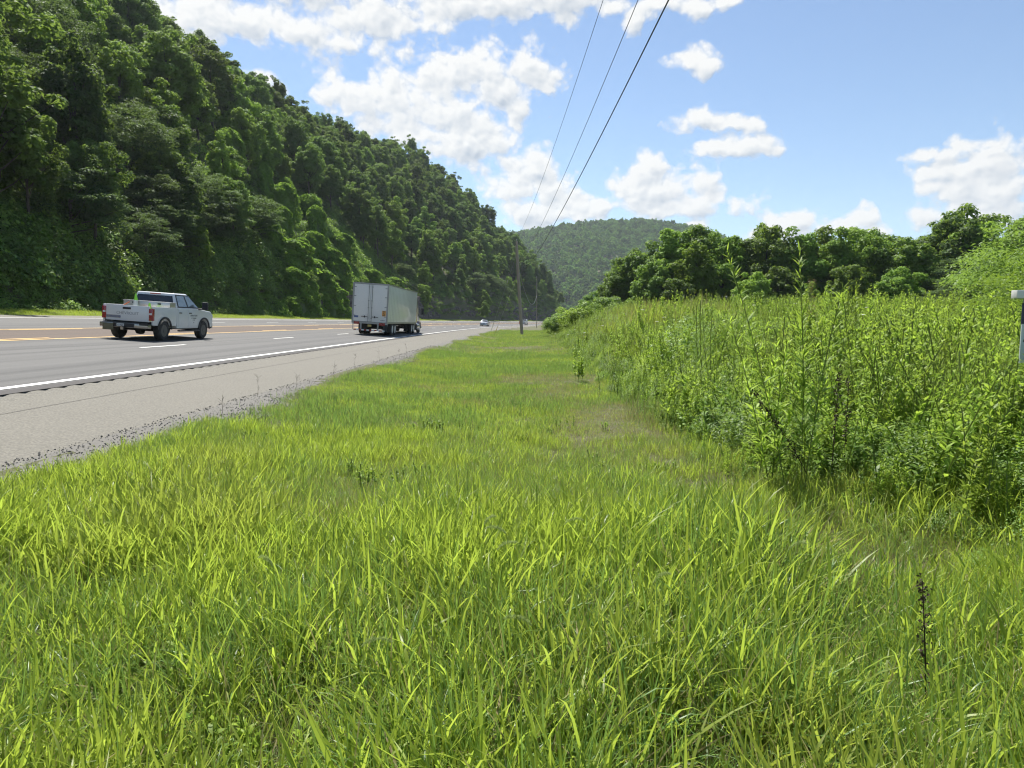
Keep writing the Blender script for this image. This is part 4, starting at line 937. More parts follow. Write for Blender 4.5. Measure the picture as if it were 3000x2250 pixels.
for sgn in (-1, 1):                       # doors as thin proud panels with shut lines
    for a, b in ((2.02, 2.86), (2.89, 3.80)):
        d_ = MB().box(a, b, *(sorted((HW * sgn, (HW + .012) * sgn))), .56, 1.30).build('door', V_['white'], pk, bevel=.01)
        MB().box(a + .06, a + .26, *(sorted(((HW + .01) * sgn, (HW + .045) * sgn))), 1.13, 1.17).build('handle', V_['black'], d_, bevel=.01)
        if a > 2.5 and sgn < 0:
            for tx, sz, zz in (('INSPECTIONS', .105, 1.04), ('OF TENNESSEE', .07, .93), ('LICENSED', .05, .85), ('865', .05, .73)):
                text(tx, sz, V_['ink'], d_, (a + .52, -(HW + .0135), zz), (R(90), 0, 0))
    MB().box(2.0, 3.8, *(sorted(((HW - .02) * sgn, (HW + .11) * sgn))), .36, .42).build('side_step', V_['black'], pk, bevel=.02)
# cab: tumblehome greenhouse
b4 = [(1.88, -.97, top - .01), (3.98, -.97, top - .03), (3.98, .97, top - .03), (1.88, .97, top - .01)]
t4 = [(2.06, -.78, 1.96), (3.12, -.78, 1.97), (3.12, .78, 1.97), (2.06, .78, 1.96)]
MB().hexa(b4 + t4).build('cab', V_['cabw'], pk, bevel=.06, seg=3)
def gpane(pts, off, mat, nm='window', par=None):
    P = [Vector(p) for p in pts]; nn = (P[1] - P[0]).cross(P[2] - P[0]).normalized() * off
    n = len(P); mb = MB(); mb.add([tuple(p + nn * .999) for p in P] + [tuple(p - nn * .5) for p in P], [tuple(range(n)), tuple(range(2 * n - 1, n - 1, -1))] + [(i, (i + 1) % n, (i + 1) % n + n, i + n) for i in range(n)])
    return mb.build(nm, mat, par or pk)
def cs(x, z, sgn, g=.0):   # point on the cab side
    f = (z - 1.35) / .61; return (x, sgn * (.97 - .19 * f + g), z)
for sgn in (-1, 1):
    A4 = [cs(2.10, 1.41, sgn), cs(2.84, 1.41, sgn), cs(2.76, 1.86, sgn), cs(2.14, 1.86, sgn)]
    B4 = [cs(2.96, 1.41, sgn), cs(3.84, 1.40, sgn), cs(3.20, 1.86, sgn), cs(2.86, 1.87, sgn)]
    fr = [cs(2.03, 1.37, sgn), cs(3.93, 1.36, sgn), cs(3.20, 1.91, sgn), cs(2.09, 1.91, sgn)]
    if sgn > 0: A4, B4, fr = A4[::-1], B4[::-1], fr[::-1]
    gpane(fr, .010, V_['black'], 'window_surround'); gpane(A4, .018, V_['sglass']); gpane(B4, .018, V_['sglass'])
def cr_(y, z): f = (z - 1.35) / .61; return (1.88 + .18 * f, y, z)
gpane([cr_(.84, 1.44), cr_(-.84, 1.44), cr_(-.73, 1.84), cr_(.73, 1.84)], .012, V_['glass'], 'rear_window')
gpane([(3.96, -.84, 1.41), (3.96, .84, 1.41), (3.24, .70, 1.89), (3.24, -.70, 1.89)], .012, V_['glass'], 'windscreen')
MB().box(2.02, 2.06, -.23, .23, 1.885, 1.925).build('high_brake_light', V_['red'], pk, bevel=.008)
for sgn in (-1, 1):
    tl = MB().box(-.03, .11, *(sorted(((HW - .155) * sgn, (HW + .012) * sgn))), .80, 1.28).build('tail_light', V_['red'], pk, bevel=.02)
    MB().box(-.036, -.02, *(sorted(((HW - .13) * sgn, (HW - .03) * sgn))), 1.03, 1.10).build('reverse_lens', V_['lens'], tl)
    MB().box(5.22, 5.34, *(sorted((.62 * sgn, .99 * sgn))), .95, 1.10).build('headlight', V_['lens'], pk, bevel=.02)
    mi = MB().box(3.86, 4.02, *(sorted((1.14 * sgn, 1.38 * sgn))), 1.33, 1.66).build('mirror', V_['black'], pk, bevel=.03)
    MB().tube([(3.84, .95 * sgn, 1.32), (3.92, 1.2 * sgn, 1.37)], .035, 6).build('mirror_arm', V_['black'], mi)
bp = MB().box(-.28, .0, -.95, .95, .48, .66).build('rear_bumper', V_['chrome'], pk, bevel=.03)
MB().box(-.30, -.05, -.95, -.62, .60, .675).build('bumper_pad', V_['black'], bp, bevel=.01); MB().box(-.295, -.27, -.42, .42, .50, .655).build('bumper_recess', V_['black'], bp, bevel=.008)
MB().box(-.305, -.296, -.03, .26, .53, .635).build('licence_plate', V_['plate'], pk); text('K7 4C5', .07, V_['ink'], pk, (-.307, .115, .58), (R(90), 0, R(-90)), 'plate_lettering')
MB().box(5.26, 5.42, -.96, .96, .46, .70).build('front_bumper', V_['chrome'], pk, bevel=.03)
MB().box(5.28, 5.345, -.6, .6, .74, 1.1).build('grille', V_['black'], pk, bevel=.02)
ch = MB().box(-.05, 5.0, -.5, -.35, .42, .56).box(-.05, 5.0, .35, .5, .42, .56).box(-.05, 1.9, -.8, .8, .56, .70)
ch.tube([(.92, -.8, .40), (.92, .8, .40)], .06, 8).lathe_y((.92, 0, .38), [(.02, -.22), (.17, -.12), (.19, 0), (.17, .12), (.02, .22)], 14).tube([(4.42, -.8, .40), (4.42, .8, .40)], .06, 8)
ch.build('chassis', V_['frame'], pk)
MB().box(-.40, -.26, -.06, .06, .40, .50).lathe_z((-.42, 0, .50), [(.02, 0), (.03, .03), (.035, .06), (.02, .09)], 10).build('tow_hitch', V_['chrome'], pk)
MB().box(-.33, -.30, .38, .80, .36, .62).build('mud_panel', pmat('muddy_panel', (.16, .15, .09), .8, c2=(.10, .09, .05)), pk, bevel=.02)
for x in (.92, 4.42):
    for sgn in (-1, 1): wheel(pk, x, sgn * .86, .40, .27, sgn)
# things carried in the bed
def in_bed(lx, ly, lz): return pk.matrix_basis @ Vector((lx, ly, lz))
def cone(name, lx, ly, lz, s, label):
    e = empty(name, in_bed(lx, ly, lz), label, 'traffic cone', 'cones in the pickup bed', (ROLL, 0, R(90)), s)
    MB().box(-.19, .19, -.19, .19, 0, .035).build('base', V_['lime'], e, bevel=.01)
    MB().lathe_z((0, 0, 0), [(.14, .03), (.115, .18)], 20).build('lower_sleeve', V_['lime'], e, smooth=True)
    MB().lathe_z((0, 0, 0), [(.116, .18), (.075, .42)], 20).build('reflective_band', V_['refl'], e, smooth=True)
    MB().lathe_z((0, 0, 0), [(.075, .42), (.03, .70)], 20).build('top', V_['lime'], e, smooth=True)
cone('traffic_cone', 1.30, .42, 1.16, .92, 'lime green cone with white band standing tall in the pickup bed by the cab')
cone('traffic_cone', .92, -.36, .76, 1.0, 'short lime cone whose tip just shows over the pickup bed side')
e = empty('tool_box', in_bed(1.60, 0, 1.36), 'aluminium tool box lying across the pickup bed behind the cab', 'tool box', None, (ROLL, 0, R(90)))
MB().box(-.22, .22, -.92, .92, -.06, .17).build('box', V_['alum'], e, bevel=.01); MB().box(-.24, .24, -.94, .94, .17, .20).build('lid', V_['alum'], e, bevel=.008)
for yy in (-.5, .5): MB().box(-.245, -.218, yy - .06, yy + .06, .08, .14).build('latch', V_['black'], e)
e = empty('shovel', in_bed(.35, .62, .80), 'orange-handled shovel leaning over the pickup tailgate edge', 'shovel', None, (ROLL, 0, R(90)))
MB().tube([(.0, 0, 0), (-.05, .08, .30), (.2, -.35, .66)][1:] , .018, 8).build('handle', V_['hivis'], e); MB().hexa([(-.10, .02, .0), (.02, .02, .0), (.02, .06, .0), (-.10, .06, .0), (-.09, .06, .3), (.0, .06, .3), (.0, .08, .3), (-.09, .08, .3)]).build('blade', V_['steel'], e)

# ------------------------------------------------------------ tractor and box trailer
tk = empty('semi_truck', (-10.75, 49.6, float(zroad(-10.75)) + .012), 'maroon truck tractor hauling a plain white box trailer in the near lane', 'semi truck', None, (ROLL, 0, R(90 - .8)))
F, T, LN = .95, 3.74, 13.0
bx_ = MB().box(.04, LN, -1.28, 1.28, F, T).build('trailer_box', V_['trail'], tk, bevel=.015)
rl = MB()
for sgn in (-1, 1):
    rl.box(.0, LN + .01, *(sorted((1.275 * sgn, 1.30 * sgn))), F - .06, F + .07); rl.box(.0, LN + .01, *(sorted((1.275 * sgn, 1.30 * sgn))), T - .07, T + .015)
rl.build('side_rail', V_['trim'], bx_)
sv_ = MB()
for x in np.arange(.6, LN, .6):
    for sgn in (-1, 1): sv_.box(x, x + .012, *(sorted((1.279 * sgn, 1.286 * sgn))), F + .07, T - .07)
sv_.build('panel_seams', V_['trim'], bx_)
fr = MB().box(-.03, .05, -1.31, -1.20, F - .14, T + .02).box(-.03, .05, 1.20, 1.31, F - .14, T + .02).box(-.03, .05, -1.20, 1.20, T - .09, T + .02).box(-.03, .06, -1.20, 1.20, F - .14, F + .02)
fr.build('rear_frame', V_['trim'], tk)
for sgn in (-1, 1):
    d_ = MB().box(-.012, .03, *(sorted((.012 * sgn, 1.195 * sgn))), F + .03, T - .10).build('rear_door', V_['tdoor'], tk, bevel=.006)
    lk = MB().tube([(-.04, .12 * sgn, F - .05), (-.04, .12 * sgn, T - .06)], .018, 8)
    for z in (1.2, 1.95, 2.45, 3.45): lk.box(-.055, -.01, .12 * sgn - .05, .12 * sgn + .05, z, z + .05)
    lk.build('lock_rod', V_['trim'], d_)
    MB().box(-.06, -.035, *(sorted((.16 * sgn, .62 * sgn))), 1.30, 1.335).box(-.065, -.012, *(sorted((.34 * sgn, .40 * sgn))), 1.25, 1.39).build('handle', V_['black'], d_)
    hg = MB()
    for z in (1.35, 2.05, 2.75, 3.40): hg.box(-.03, -.005, *(sorted((1.05 * sgn, 1.24 * sgn))), z, z + .05)
    hg.build('hinge', V_['trim'], d_)
    tl = MB().box(-.06, -.03, *(sorted((.72 * sgn, 1.14 * sgn))), F - .21, F - .02).build('tail_light_panel', V_['red'], tk)
    for q in (.82, 1.02): MB().lathe_z((0, 0, 0), [(.055, 0), (.05, .015)], 14).build('lamp', V_['red'], tl)
    for c_ in tl.children: pass
for o_ in [o_ for o_ in col.objects if o_.name.startswith('lamp')]: bpy.data.objects.remove(o_)
MB().box(-.02, -.0125, -1.16, -.90, 1.42, 1.82).build('placard', V_['orange'], tk)
pl_ = MB().box(-.022, -.0205, -1.13, -.93, 1.72, 1.78).box(-.022, -.0205, -1.12, -.94, 1.46, 1.50).hexa([(-.022, -1.08, 1.53), (-.0205, -1.08, 1.53), (-.0205, -1.04, 1.52), (-.022, -1.04, 1.52), (-.022, -1.02, 1.68), (-.0205, -1.02, 1.68), (-.0205, -.97, 1.67), (-.022, -.97, 1.67)]); pl_.build('placard_marks', V_['ink'], tk)
MB().box(-.02, -.0125, .84, 1.14, 1.22, 1.36).build('door_decal', V_['blue'], tk); text('WABASH', .085, V_['ink'], tk, (-.0135, -.95, 1.11), (R(90), 0, R(-90)))
MB().box(-.02, .02, -.15, .12, .60, .76).build('licence_plate', V_['yplate'], tk)
ub = MB()
for yy in (-.62, .62): ub.box(-.02, .08, yy - .05, yy + .05, .36, F - .13)
ub.build('underride_post', V_['trim'], tk)
for k in range(12):
    MB().box(-.035, .06, -1.14 + k * .19, -1.14 + (k + 1) * .19, .30, .39).build('underride_bar', V_['red'] if k % 2 else V_['refl'], tk)
MB().box(-.01, .10, -1.28, -1.0, .30, F - .14).build('bumper_bracket', V_['frame'], tk)
MB().tube([(.06, 1.22, F - .14), (.02, 1.20, .36), (.06, .6, .34)], .035, 6).tube([(.5, -1.22, F - .1), (.08, -1.18, .36)], .035, 6).build('bracket_strut', V_['trim'], tk)
ms = MB().box(.5, LN - .5, -.55, -.40, .70, F - .06).box(.5, LN - .5, .40, .55, .70, F - .06)
for x in np.arange(1, LN, 1.1): ms.box(x, x + .08, -1.2, 1.2, F - .12, F - .05)
ms.box(1.6, 4.2, -.65, .65, .45, .70).tube([(2.3, -1.0, .47), (2.3, 1.0, .47)], .07, 8).tube([(3.35, -1.0, .47), (3.35, 1.0, .47)], .07, 8)
ms.build('underframe', V_['frame'], tk)
for sgn in (-1, 1):
    MB().box(1.75, 1.78, *(sorted((.62 * sgn, 1.22 * sgn))), .25, .86).build('mud_flap', V_['black'], tk)
    for x in (2.35, 3.40, 11.2, 12.3):
        wheel(tk, x, sgn * 1.13, .47, .24, sgn, hub='hub'); wheel(tk, x, sgn * .82, .47, .24, sgn, hub='frame')
MB().box(9.3, 9.4, -1.05, -.85, .2, .95).box(9.3, 9.4, .85, 1.05, .2, .95).build('landing_gear', V_['frame'], tk)
# tractor
tf = MB().box(10.6, 17.2, -.45, -.32, .62, .84).box(10.6, 17.2, .32, .45, .62, .84).tube([(11.2, -1., .47), (11.2, 1., .47)], .08, 8).tube([(12.3, -1., .47), (12.3, 1., .47)], .08, 8).build('chassis', V_['frame'], tk)
MB().prism([(13.25, .62), (15.7, .62), (15.7, 1.75), (15.35, 2.55), (14.9, 2.75), (13.25, 2.85)], -1.06, 1.06).build('sleeper_cab', V_['maroon'], tk, bevel=.07, seg=3)
MB().prism([(15.6, .70), (15.75, .66), (15.8, .9), (16.1, 1.05), (16.7, 1.0), (16.95, .7), (17.45, .55), (17.5, 1.3), (17.25, 1.55), (15.7, 1.72)], -.92, .92).build('hood', V_['maroon'], tk, bevel=.06, seg=3)
for sgn in (-1, 1):
    MB().prism([(15.78, .62), (15.86, .92), (16.15, 1.08), (16.65, 1.08), (16.95, .85), (17.05, .60), (16.9, .66), (16.6, .96), (16.2, .96), (15.95, .7)], *(sorted((.75 * sgn, 1.16 * sgn)))).build('fender', V_['maroon'], tk, bevel=.03)
    wheel(tk, 16.4, sgn * 1.0, .47, .28, sgn, hub='hub')
    st_ = MB().tube([(13.12, 1.12 * sgn, .75), (13.12, 1.12 * sgn, 2.6)], .10, 12).build('exhaust_stack', V_['chrome'], tk, smooth=True)
    MB().tube([(13.12, 1.12 * sgn, 2.6), (13.12, 1.12 * sgn, 3.42), (13.02, 1.12 * sgn, 3.52)], .06, 10).build('tailpipe', V_['chrome'], st_, smooth=True)
    MB().tube([(13.9, 1.02 * sgn, .62), (15.3, 1.02 * sgn, .62)], .30, 18).build('fuel_tank', V_['chrome'], tk, smooth=True)
    MB().box(13.9, 15.3, *(sorted((1.06 * sgn, 1.32 * sgn))), .28, .33).build('step', V_['trim'], tk)
    gpane([(14.75, 1.06 * sgn, 1.75), (15.55, 1.06 * sgn, 1.75), (15.3, 1.06 * sgn, 2.40), (14.75, 1.06 * sgn, 2.50)][::-sgn], .012, V_['glass'], 'window', tk)
    mi = MB().box(15.5, 15.6, *(sorted((1.36 * sgn, 1.58 * sgn))), 1.75, 2.35).build('mirror', V_['black'], tk, bevel=.03)
    MB().tube([(15.5, 1.06 * sgn, 2.5), (15.55, 1.47 * sgn, 2.42), (15.55, 1.47 * sgn, 1.7), (15.6, 1.0 * sgn, 1.6)], .022, 6).build('mirror_arm', V_['chrome'], mi)
gpane([(15.66, -.95, 1.86), (15.66, .95, 1.86), (15.38, .9, 2.50), (15.38, -.9, 2.50)], .02, V_['glass'], 'windscreen', tk)
MB().box(17.45, 17.56, -.5, .5, .75, 1.35).build('grille', V_['chrome'], tk, bevel=.02); MB().box(17.3, 17.62, -1.14, 1.14, .38, .62).build('front_bumper', V_['chrome'], tk, bevel=.04)
MB().box(12.2, 13.2, -1.0, 1.0, .86, .93).build('deck_plate', V_['frame'], tk)

# ------------------------------------------------------------ far silver car and the utility truck behind the pole
def sh(y): return float(shift(y))
cw = -11.0; cyy = 158.
car = empty('silver_car', (cw + sh(cyy), cyy, float(zroad(cw)) + .01), 'small silver sedan driving away down the near lane', 'car', None, (ROLL, 0, R(90) - math.atan(4.92e-6 * 128 ** 2)))
bp_ = [(0, .32), (.45, .28)] + [(.85 + .34 * math.cos(a), .32 + .34 * math.sin(a)) for a in np.linspace(PI - .1, .1, 9)] + [(1.3, .25), (3.2, .25)] + [(3.6 + .34 * math.cos(a), .32 + .34 * math.sin(a)) for a in np.linspace(PI - .1, .1, 9)] + [(4.4, .3), (4.45, .62), (4.2, .78), (3.3, .92), (.35, .98), (.03, .85)]
MB().prism(bp_, -.88, .88).build('body', V_['silver'], car, bevel=.07, seg=3)
MB().hexa([(.35, -.80, .94), (3.35, -.80, .90), (3.35, .80, .90), (.35, .80, .94), (1.05, -.60, 1.44), (2.35, -.60, 1.44), (2.35, .60, 1.44), (1.05, .60, 1.44)]).build('cabin', V_['silver'], car, bevel=.06, seg=3)
gpane([(.48, .68, 1.03), (.48, -.68, 1.03), (.98, -.55, 1.38), (.98, .55, 1.38)], .012, V_['glass'], 'rear_window', car)
gpane([(3.2, -.70, .98), (3.2, .70, .98), (2.42, .56, 1.39), (2.42, -.56, 1.39)], .012, V_['glass'], 'windscreen', car)
for sgn in (-1, 1):
    pts_ = [(.95, .775 * sgn, 1.0), (3.05, .775 * sgn, .98), (2.33, .64 * sgn, 1.37), (1.12, .64 * sgn, 1.37)]
    gpane(pts_[::-sgn] if sgn > 0 else pts_, .02, V_['glass'], 'window', car)
    MB().box(-.02, .12, *(sorted((.55 * sgn, .86 * sgn))), .68, .86).build('tail_light', V_['red'], car, bevel=.02)
    MB().box(2.9, 3.0, *(sorted((.88 * sgn, 1.04 * sgn))), .92, 1.04).build('mirror', V_['black'], car, bevel=.01)
    for x in (.85, 3.6): wheel(car, x, sgn * .76, .32, .2, sgn)
MB().box(-.03, .0, -.26, .26, .62, .75).build('licence_plate', V_['blue'], car); MB().box(-.04, .2, -.84, .84, .30, .48).build('rear_bumper', V_['silver'], car, bevel=.04)
MB().box(.3, 4.2, -.7, .7, .16, .3).build('chassis', V_['frame'], car)
cyy = 226.; cw = -10.4
ut = empty('utility_truck', (cw + sh(cyy), cyy, float(zroad(cw)) + .01), 'distant white work truck with orange rear gear half hidden by the near utility pole', 'truck', None, (ROLL, 0, R(90) - math.atan(4.92e-6 * 196 ** 2)))
MB().prism([(0, .55), (3.0, .55), (3.0, 1.45), (0, 1.45)], -1.0, 1.0).build('service_body', V_['cabw'], ut, bevel=.03)
MB().prism([(3.05, .5), (5.6, .5), (5.65, 1.15), (4.8, 1.3), (4.3, 1.95), (3.05, 2.0)], -.95, .95).build('cab', V_['cabw'], ut, bevel=.06)
gpane([(3.04, .7, 1.5), (3.04, -.7, 1.5), (3.04, -.65, 1.9), (3.04, .65, 1.9)], .012, V_['glass'], 'rear_window', ut)
MB().box(-.25, -.02, .45, .98, .35, 1.35).build('orange_rack', V_['hivis'], ut, bevel=.03)
for sgn in (-1, 1):
    MB().box(-.02, .05, *(sorted((.8 * sgn, .98 * sgn))), .75, .95).build('tail_light', V_['red'], ut)
    for x in (1.1, 4.7): wheel(ut, x, sgn * .85, .40, .25, sgn)
MB().box(0, 5.4, -.5, .5, .38, .55).build('chassis', V_['frame'], ut)

# ------------------------------------------------------------ utility poles and lines
p1 = empty('utility_pole', (.78, 86, .0), 'nearer wooden utility pole leaning slightly, standing where grass meets the weedy bank', 'utility pole', 'roadside utility poles')
ln = lambda z: -.74 * z / 12.
MB().tube([(0, 0, -.6), (ln(6), 0, 6), (ln(11.7), 0, 11.7)], [.185, .155, .125], 14).build('shaft', V_['wood'], p1, smooth=True)
MB().tube([(-.20, -.02, .2), (-.20 + ln(6), -.02, 6), (-.17 + ln(11.2), -.02, 11.2)], .05, 8).build('riser_conduit', V_['wood'], p1, smooth=True)
MB().lathe_z((ln(11.7), 0, 11.7), [(.02, 0), (.02, .12), (.07, .14), (.05, .19), (.07, .22), (.03, .30)], 12).build('insulator', V_['cer'], p1, smooth=True)
MB().lathe_z((ln(9.1) + .17, -.1, 9.0), [(.02, 0), (.06, .03), (.04, .08), (.06, .13), (.02, .16)], 10).build('insulator', V_['cer'], p1, smooth=True)
MB().box(ln(7.8) + .10, ln(7.8) + .22, -.12, .0, 7.72, 7.84).build('cable_clamp', V_['galv'], p1)
p2 = empty('utility_pole', (5.72, 190, float(ground(5.7, 190)) - .3), 'farther slim utility pole rising from behind the weedy bank', 'utility pole', 'roadside utility poles')
z0_ = p2.location.z
MB().tube([(0, 0, -.3), (0, 0, 14.0 - z0_)], [.10, .07], 12).build('shaft', V_['wood'], p2, smooth=True)
MB().lathe_z((0, 0, 14. - z0_), [(.02, 0), (.07, .06), (.05, .12), (.07, .16), (.03, .26)], 10).build('insulator', V_['cer'], p2, smooth=True)
def span(P, Q, sag, rad, name, label, mat, n=48, cat='overhead wire', group='overhead lines'):
    P = Vector(P); Q = Vector(Q); pts = [P.lerp(Q, t_) + Vector((0, 0, -4 * sag * t_ * (1 - t_))) for t_ in np.linspace(0, 1, n)]
    o_ = MB().tube(pts, rad, 6).build(name, mat, smooth=True); return tag(o_, label, cat, group)
span((.04, 86, 11.95), (4.2, -18, 14.0), 2.0, .008, 'overhead_wire', 'highest and thinnest wire, crossing the sky to the top of the near pole', V_['wire'])
span((.42, 85.9, 9.1), (4.4, -18, 12.4), 1.8, .009, 'overhead_wire', 'middle wire, meeting the near pole below its top', V_['wire'])
span((.45, 85.9, 7.78), (3.8, -18, 9.6), 1.8, .014, 'overhead_wire', 'thickest black cable, lowest of the three crossing the sky', V_['wire'])
span((.04, 86, 11.95), (5.72, 190, 14.2), 2.2, .011, 'overhead_wire', 'wire running on from the near pole to the farther pole', V_['wire'])
span((.45, 86.1, 7.78), (5.72, 190, 9.1), 3.2, .02, 'overhead_wire', 'sagging cable hooked to the middle of the farther pole', V_['galv'])
span((5.72, 190, 14.2), (26, 300, 14.), 3, .011, 'overhead_wire', 'wire leaving the farther pole along the foot of the mountain', V_['wire'])
for (ex, ey, zt, lb, ht) in ((-3.60, 96, 10.4, 'steeper guy wire with a pale sleeve, slanting from near the top of the pole', 2.4), (-3.1, 101, 7.7, 'lower guy wire with a yellow sleeve, slanting down behind the silver car', 2.0)):
    P = Vector((.78 + ln(zt), 86, zt)); Q = Vector((ex, ey, float(ground(ex, ey))))
    o_ = MB().tube([P, Q], .012, 6).build('guy_wire', V_['galv']); tag(o_, lb, 'guy wire', 'guy wires of the near pole')
    d = (P - Q).normalized(); g_ = MB().tube([Q + d * .1, Q + d * ht], .035, 8).build('guard', V_['yguard'] if ht < 2.2 else V_['refl'], o_)
    MB().tube([P.lerp(Q, .33), P.lerp(Q, .36)], .035, 8).build('strain_insulator', V_['cer'], o_)

# ------------------------------------------------------------ white sign with a hanging panel
sg = empty('sign', (6.52, 8.05, float(ground(6.5, 8))), 'white vinyl sign post with arm carrying a navy and white panel', 'sign', None, (0, 0, R(4)))
gz = sg.location.z
MB().box(-.05, .05, -.05, .05, -.3, 2.28 - gz).build('post', V_['pvc'], sg, bevel=.006)
MB().lathe_z((0, 0, 2.28 - gz), [(.085, 0), (.085, .02), (.02, .08)], 4).build('post_cap', V_['pvc'], sg)
MB().box(-.73, -.052, -.045, .045, 1.925 - gz, 2.02 - gz).box(.052, .10, -.045, .045, 1.925 - gz, 2.02 - gz).build('arm', V_['pvc'], sg, bevel=.006)
for xx in (-.60, -.12): MB().tube([(xx, 0, 1.925 - gz), (xx, 0, 1.87 - gz)], .012, 6).build('hook', V_['galv'], sg)
pn = MB().box(-.615, -.075, -.006, .006, 1.17 - gz, 1.87 - gz).build('panel', V_['sheet'], sg)
MB().box(-.617, -.073, -.0085, .0085, 1.63 - gz, 1.872 - gz).build('header', V_['navy'], pn)
MB().prism([(-.59, 1.42 - gz), (-.55, 1.42 - gz), (-.50, 1.54 - gz), (-.545, 1.54 - gz)], -.009, -.0062).build('letter_mark', V_['ink'], pn)

# ------------------------------------------------------------ single plants that stand out
def gz_(x, y): return float(ground(x, y))
def plant_from(name, me, x, y, label, cat, group=None, s=1., rz=0., tilt=(0, 0)):
    e = empty(name, (x, y, gz_(x, y) - .03), label, cat, group, (tilt[0], tilt[1], rz), s)
    # leaves and stems become two parts
    for nm, mi in (('leaves', 0), ('stem', 1)):
        src = me; bm = bmesh.new(); bm.from_mesh(src)
        bmesh.ops.delete(bm, geom=[f for f in bm.faces if f.material_index != mi], context='FACES')
        if not bm.faces: bm.free(); continue
        m2 = bpy.data.meshes.new(nm); bm.to_mesh(m2); bm.free()
        for mm in src.materials: m2.materials.append(mm)
        link(nm, m2, e)
    return e
willow = [lanceweed(300 + i, 2.5 - .3 * i, 4, 90, .20, .12, 'weed', bush=.11) for i in range(2)]
tw0 = plant_from('tall_weed', willow[0], 2.66, 6.25, 'tallest narrow-leaved weed, its grey seedy top against the dark trees', 'weed', 'tall single weeds', 1., 0)
plant_from('tall_weed', willow[1], 2.38, 6.45, 'slender tall weed just beside the tallest narrow-leaved one', 'weed', 'tall single weeds', .98, 2.)
r_ = np.random.default_rng(12); n = 420; t_ = r_.random(n); bz = 0.
C = np.stack([.03 + .05 * r_.normal(size=n) * (1 - t_ * .7), .05 * r_.normal(size=n) * (1 - t_ * .7), bz + 1.70 + .34 * t_], -1)
V, Q = rhomb(C, unit(r_.normal(size=(n, 3))), r_.uniform(.012, .03, n), r_.uniform(.002, .004, n), r_, .2)
link('seed_plume', qmesh('seed_plume', V, Q, np.repeat(r_.random(n), 4), [M['reddish']]), tw0)
feath = lanceweed(310, 1.25, 10, 150, .10, .035, 'weed2', bush=.16)
plant_from('feathery_weed', feath, 3.7, 12.4, 'dark green feathery needle-leaved weed leaning over the bank', 'weed', None, 1.55, .5, (.0, -.25))
bsh = lanceweed(311, .95, 4, 46, .11, .62, 'weed', bush=.16)
plant_from('broadleaf_bush', bsh, 1.7, 19, 'small sunlit broad-leaved bush at the edge of the mown grass', 'bush', None, 1.05, 0)
bs2 = lanceweed(312, .8, 5, 60, .05, .5, 'weed2', bush=.2)
plant_from('dark_shrub', bs2, 2.1, 14.5, 'small dark twiggy shrub below the grassy bank', 'shrub', None, 1.0, 0)
bs3 = lanceweed(313, 1.15, 4, 60, .13, .62, 'weed', bush=.2)
plant_from('broadleaf_sapling', bs3, 6.6, 24, 'pale broad-leaved sapling standing in the weeds with yellowing leaves', 'sapling', None, 1.15, 0)
plant_from('broadleaf_sapling', bs3, 12.2, 33, 'broad-leaved sapling poking over the weeds against the dark trees', 'sapling', None, 1.45, 2)
def stalk(x, y, h, lean, az_, mat, label, name='dead_stalk', group='dark dead seed stalks', bumps=60, br=.045, sz=.8):
    r = np.random.default_rng(int(x * 100 + y * 10)); e = empty(name, (x, y, gz_(x, y) - .02), label, 'dead stalk', group)
    d = Vector((math.cos(az_), math.sin(az_), 0)); P = [d * (lean * (t_ ** 1.3)) + Vector((0, 0, h * t_)) for t_ in np.linspace(0, 1, 8)]
    MB().tube(P, list(np.linspace(.0045, .002, 8)), 5).build('stem', mat, e)
    n = bumps; t_ = 1 - .62 * r.random(n) ** 1.3; C = np.array([tuple(d * (lean * a ** 1.3) + Vector((0, 0, h * a))) for a in t_]) + r.normal(size=(n, 3)) * br * .35
    V, Q = rhomb(np.repeat(C, 5, 0) + r.normal(size=(n * 5, 3)) * .008, unit(r.normal(size=(n * 5, 3))), sz * r.uniform(.012, .03, n * 5), sz * r.uniform(.010, .022, n * 5), r)
    link('seed_head', qmesh('seed_head', V, Q, np.repeat(r.random(n * 5), 4), [mat]), e)
stalk(1.66, 2.62, .66, -.05, 0, M['brownstem'], 'single dark stalk standing alone in the front grass', bumps=46, br=.025, sz=.6)
stalk(2.78, 6.2, .98, .60, PI, M['brownstem'], 'dark seed stalk leaning out of the weeds over the grass', bumps=80)
stalk(2.96, 6.3, 1.15, .04, 0, M['brownstem'], 'upright dark seed stalk between the tall green weeds', bumps=60)
stalk(3.1, 6.35, 1.05, .10, 1, M['brownstem'], 'second upright dark seed stalk with a crooked top', bumps=50)
sk = [(-6.1 + .9 + i * .13, 9.4 + i * 1.35, random.uniform(.3, .6)) for i in range(0, 15, 2)]
for i, (x, y, h) in enumerate(sk):
    y += random.uniform(-.9, .9)
    xx = -4.55 + sh(y) + random.uniform(-.25, .12); e = empty('roadside_stalk', (xx, y, float(zroad(-4.6)) - .03), 'thin dry weed stalk on the gravel edge, against the pale shoulder', 'weed stalk', 'thin weed stalks along the gravel edge', (random.uniform(-.1, .1), random.uniform(-.15, .15), i))
    st2 = MB().tube([(0, 0, 0), (.02, 0, h * .5), (0, .02, h)], [.003, .0022, .0015], 4)
    for q in range(9):
        z = h * random.uniform(.3, 1); a = random.uniform(0, 6.3); st2.tube([(.01, 0, z), (.01 + .07 * math.cos(a), .07 * math.sin(a), z + .06)], [.0018, .0014], 4)
    st2.build('stem', M['brownstem'], e)
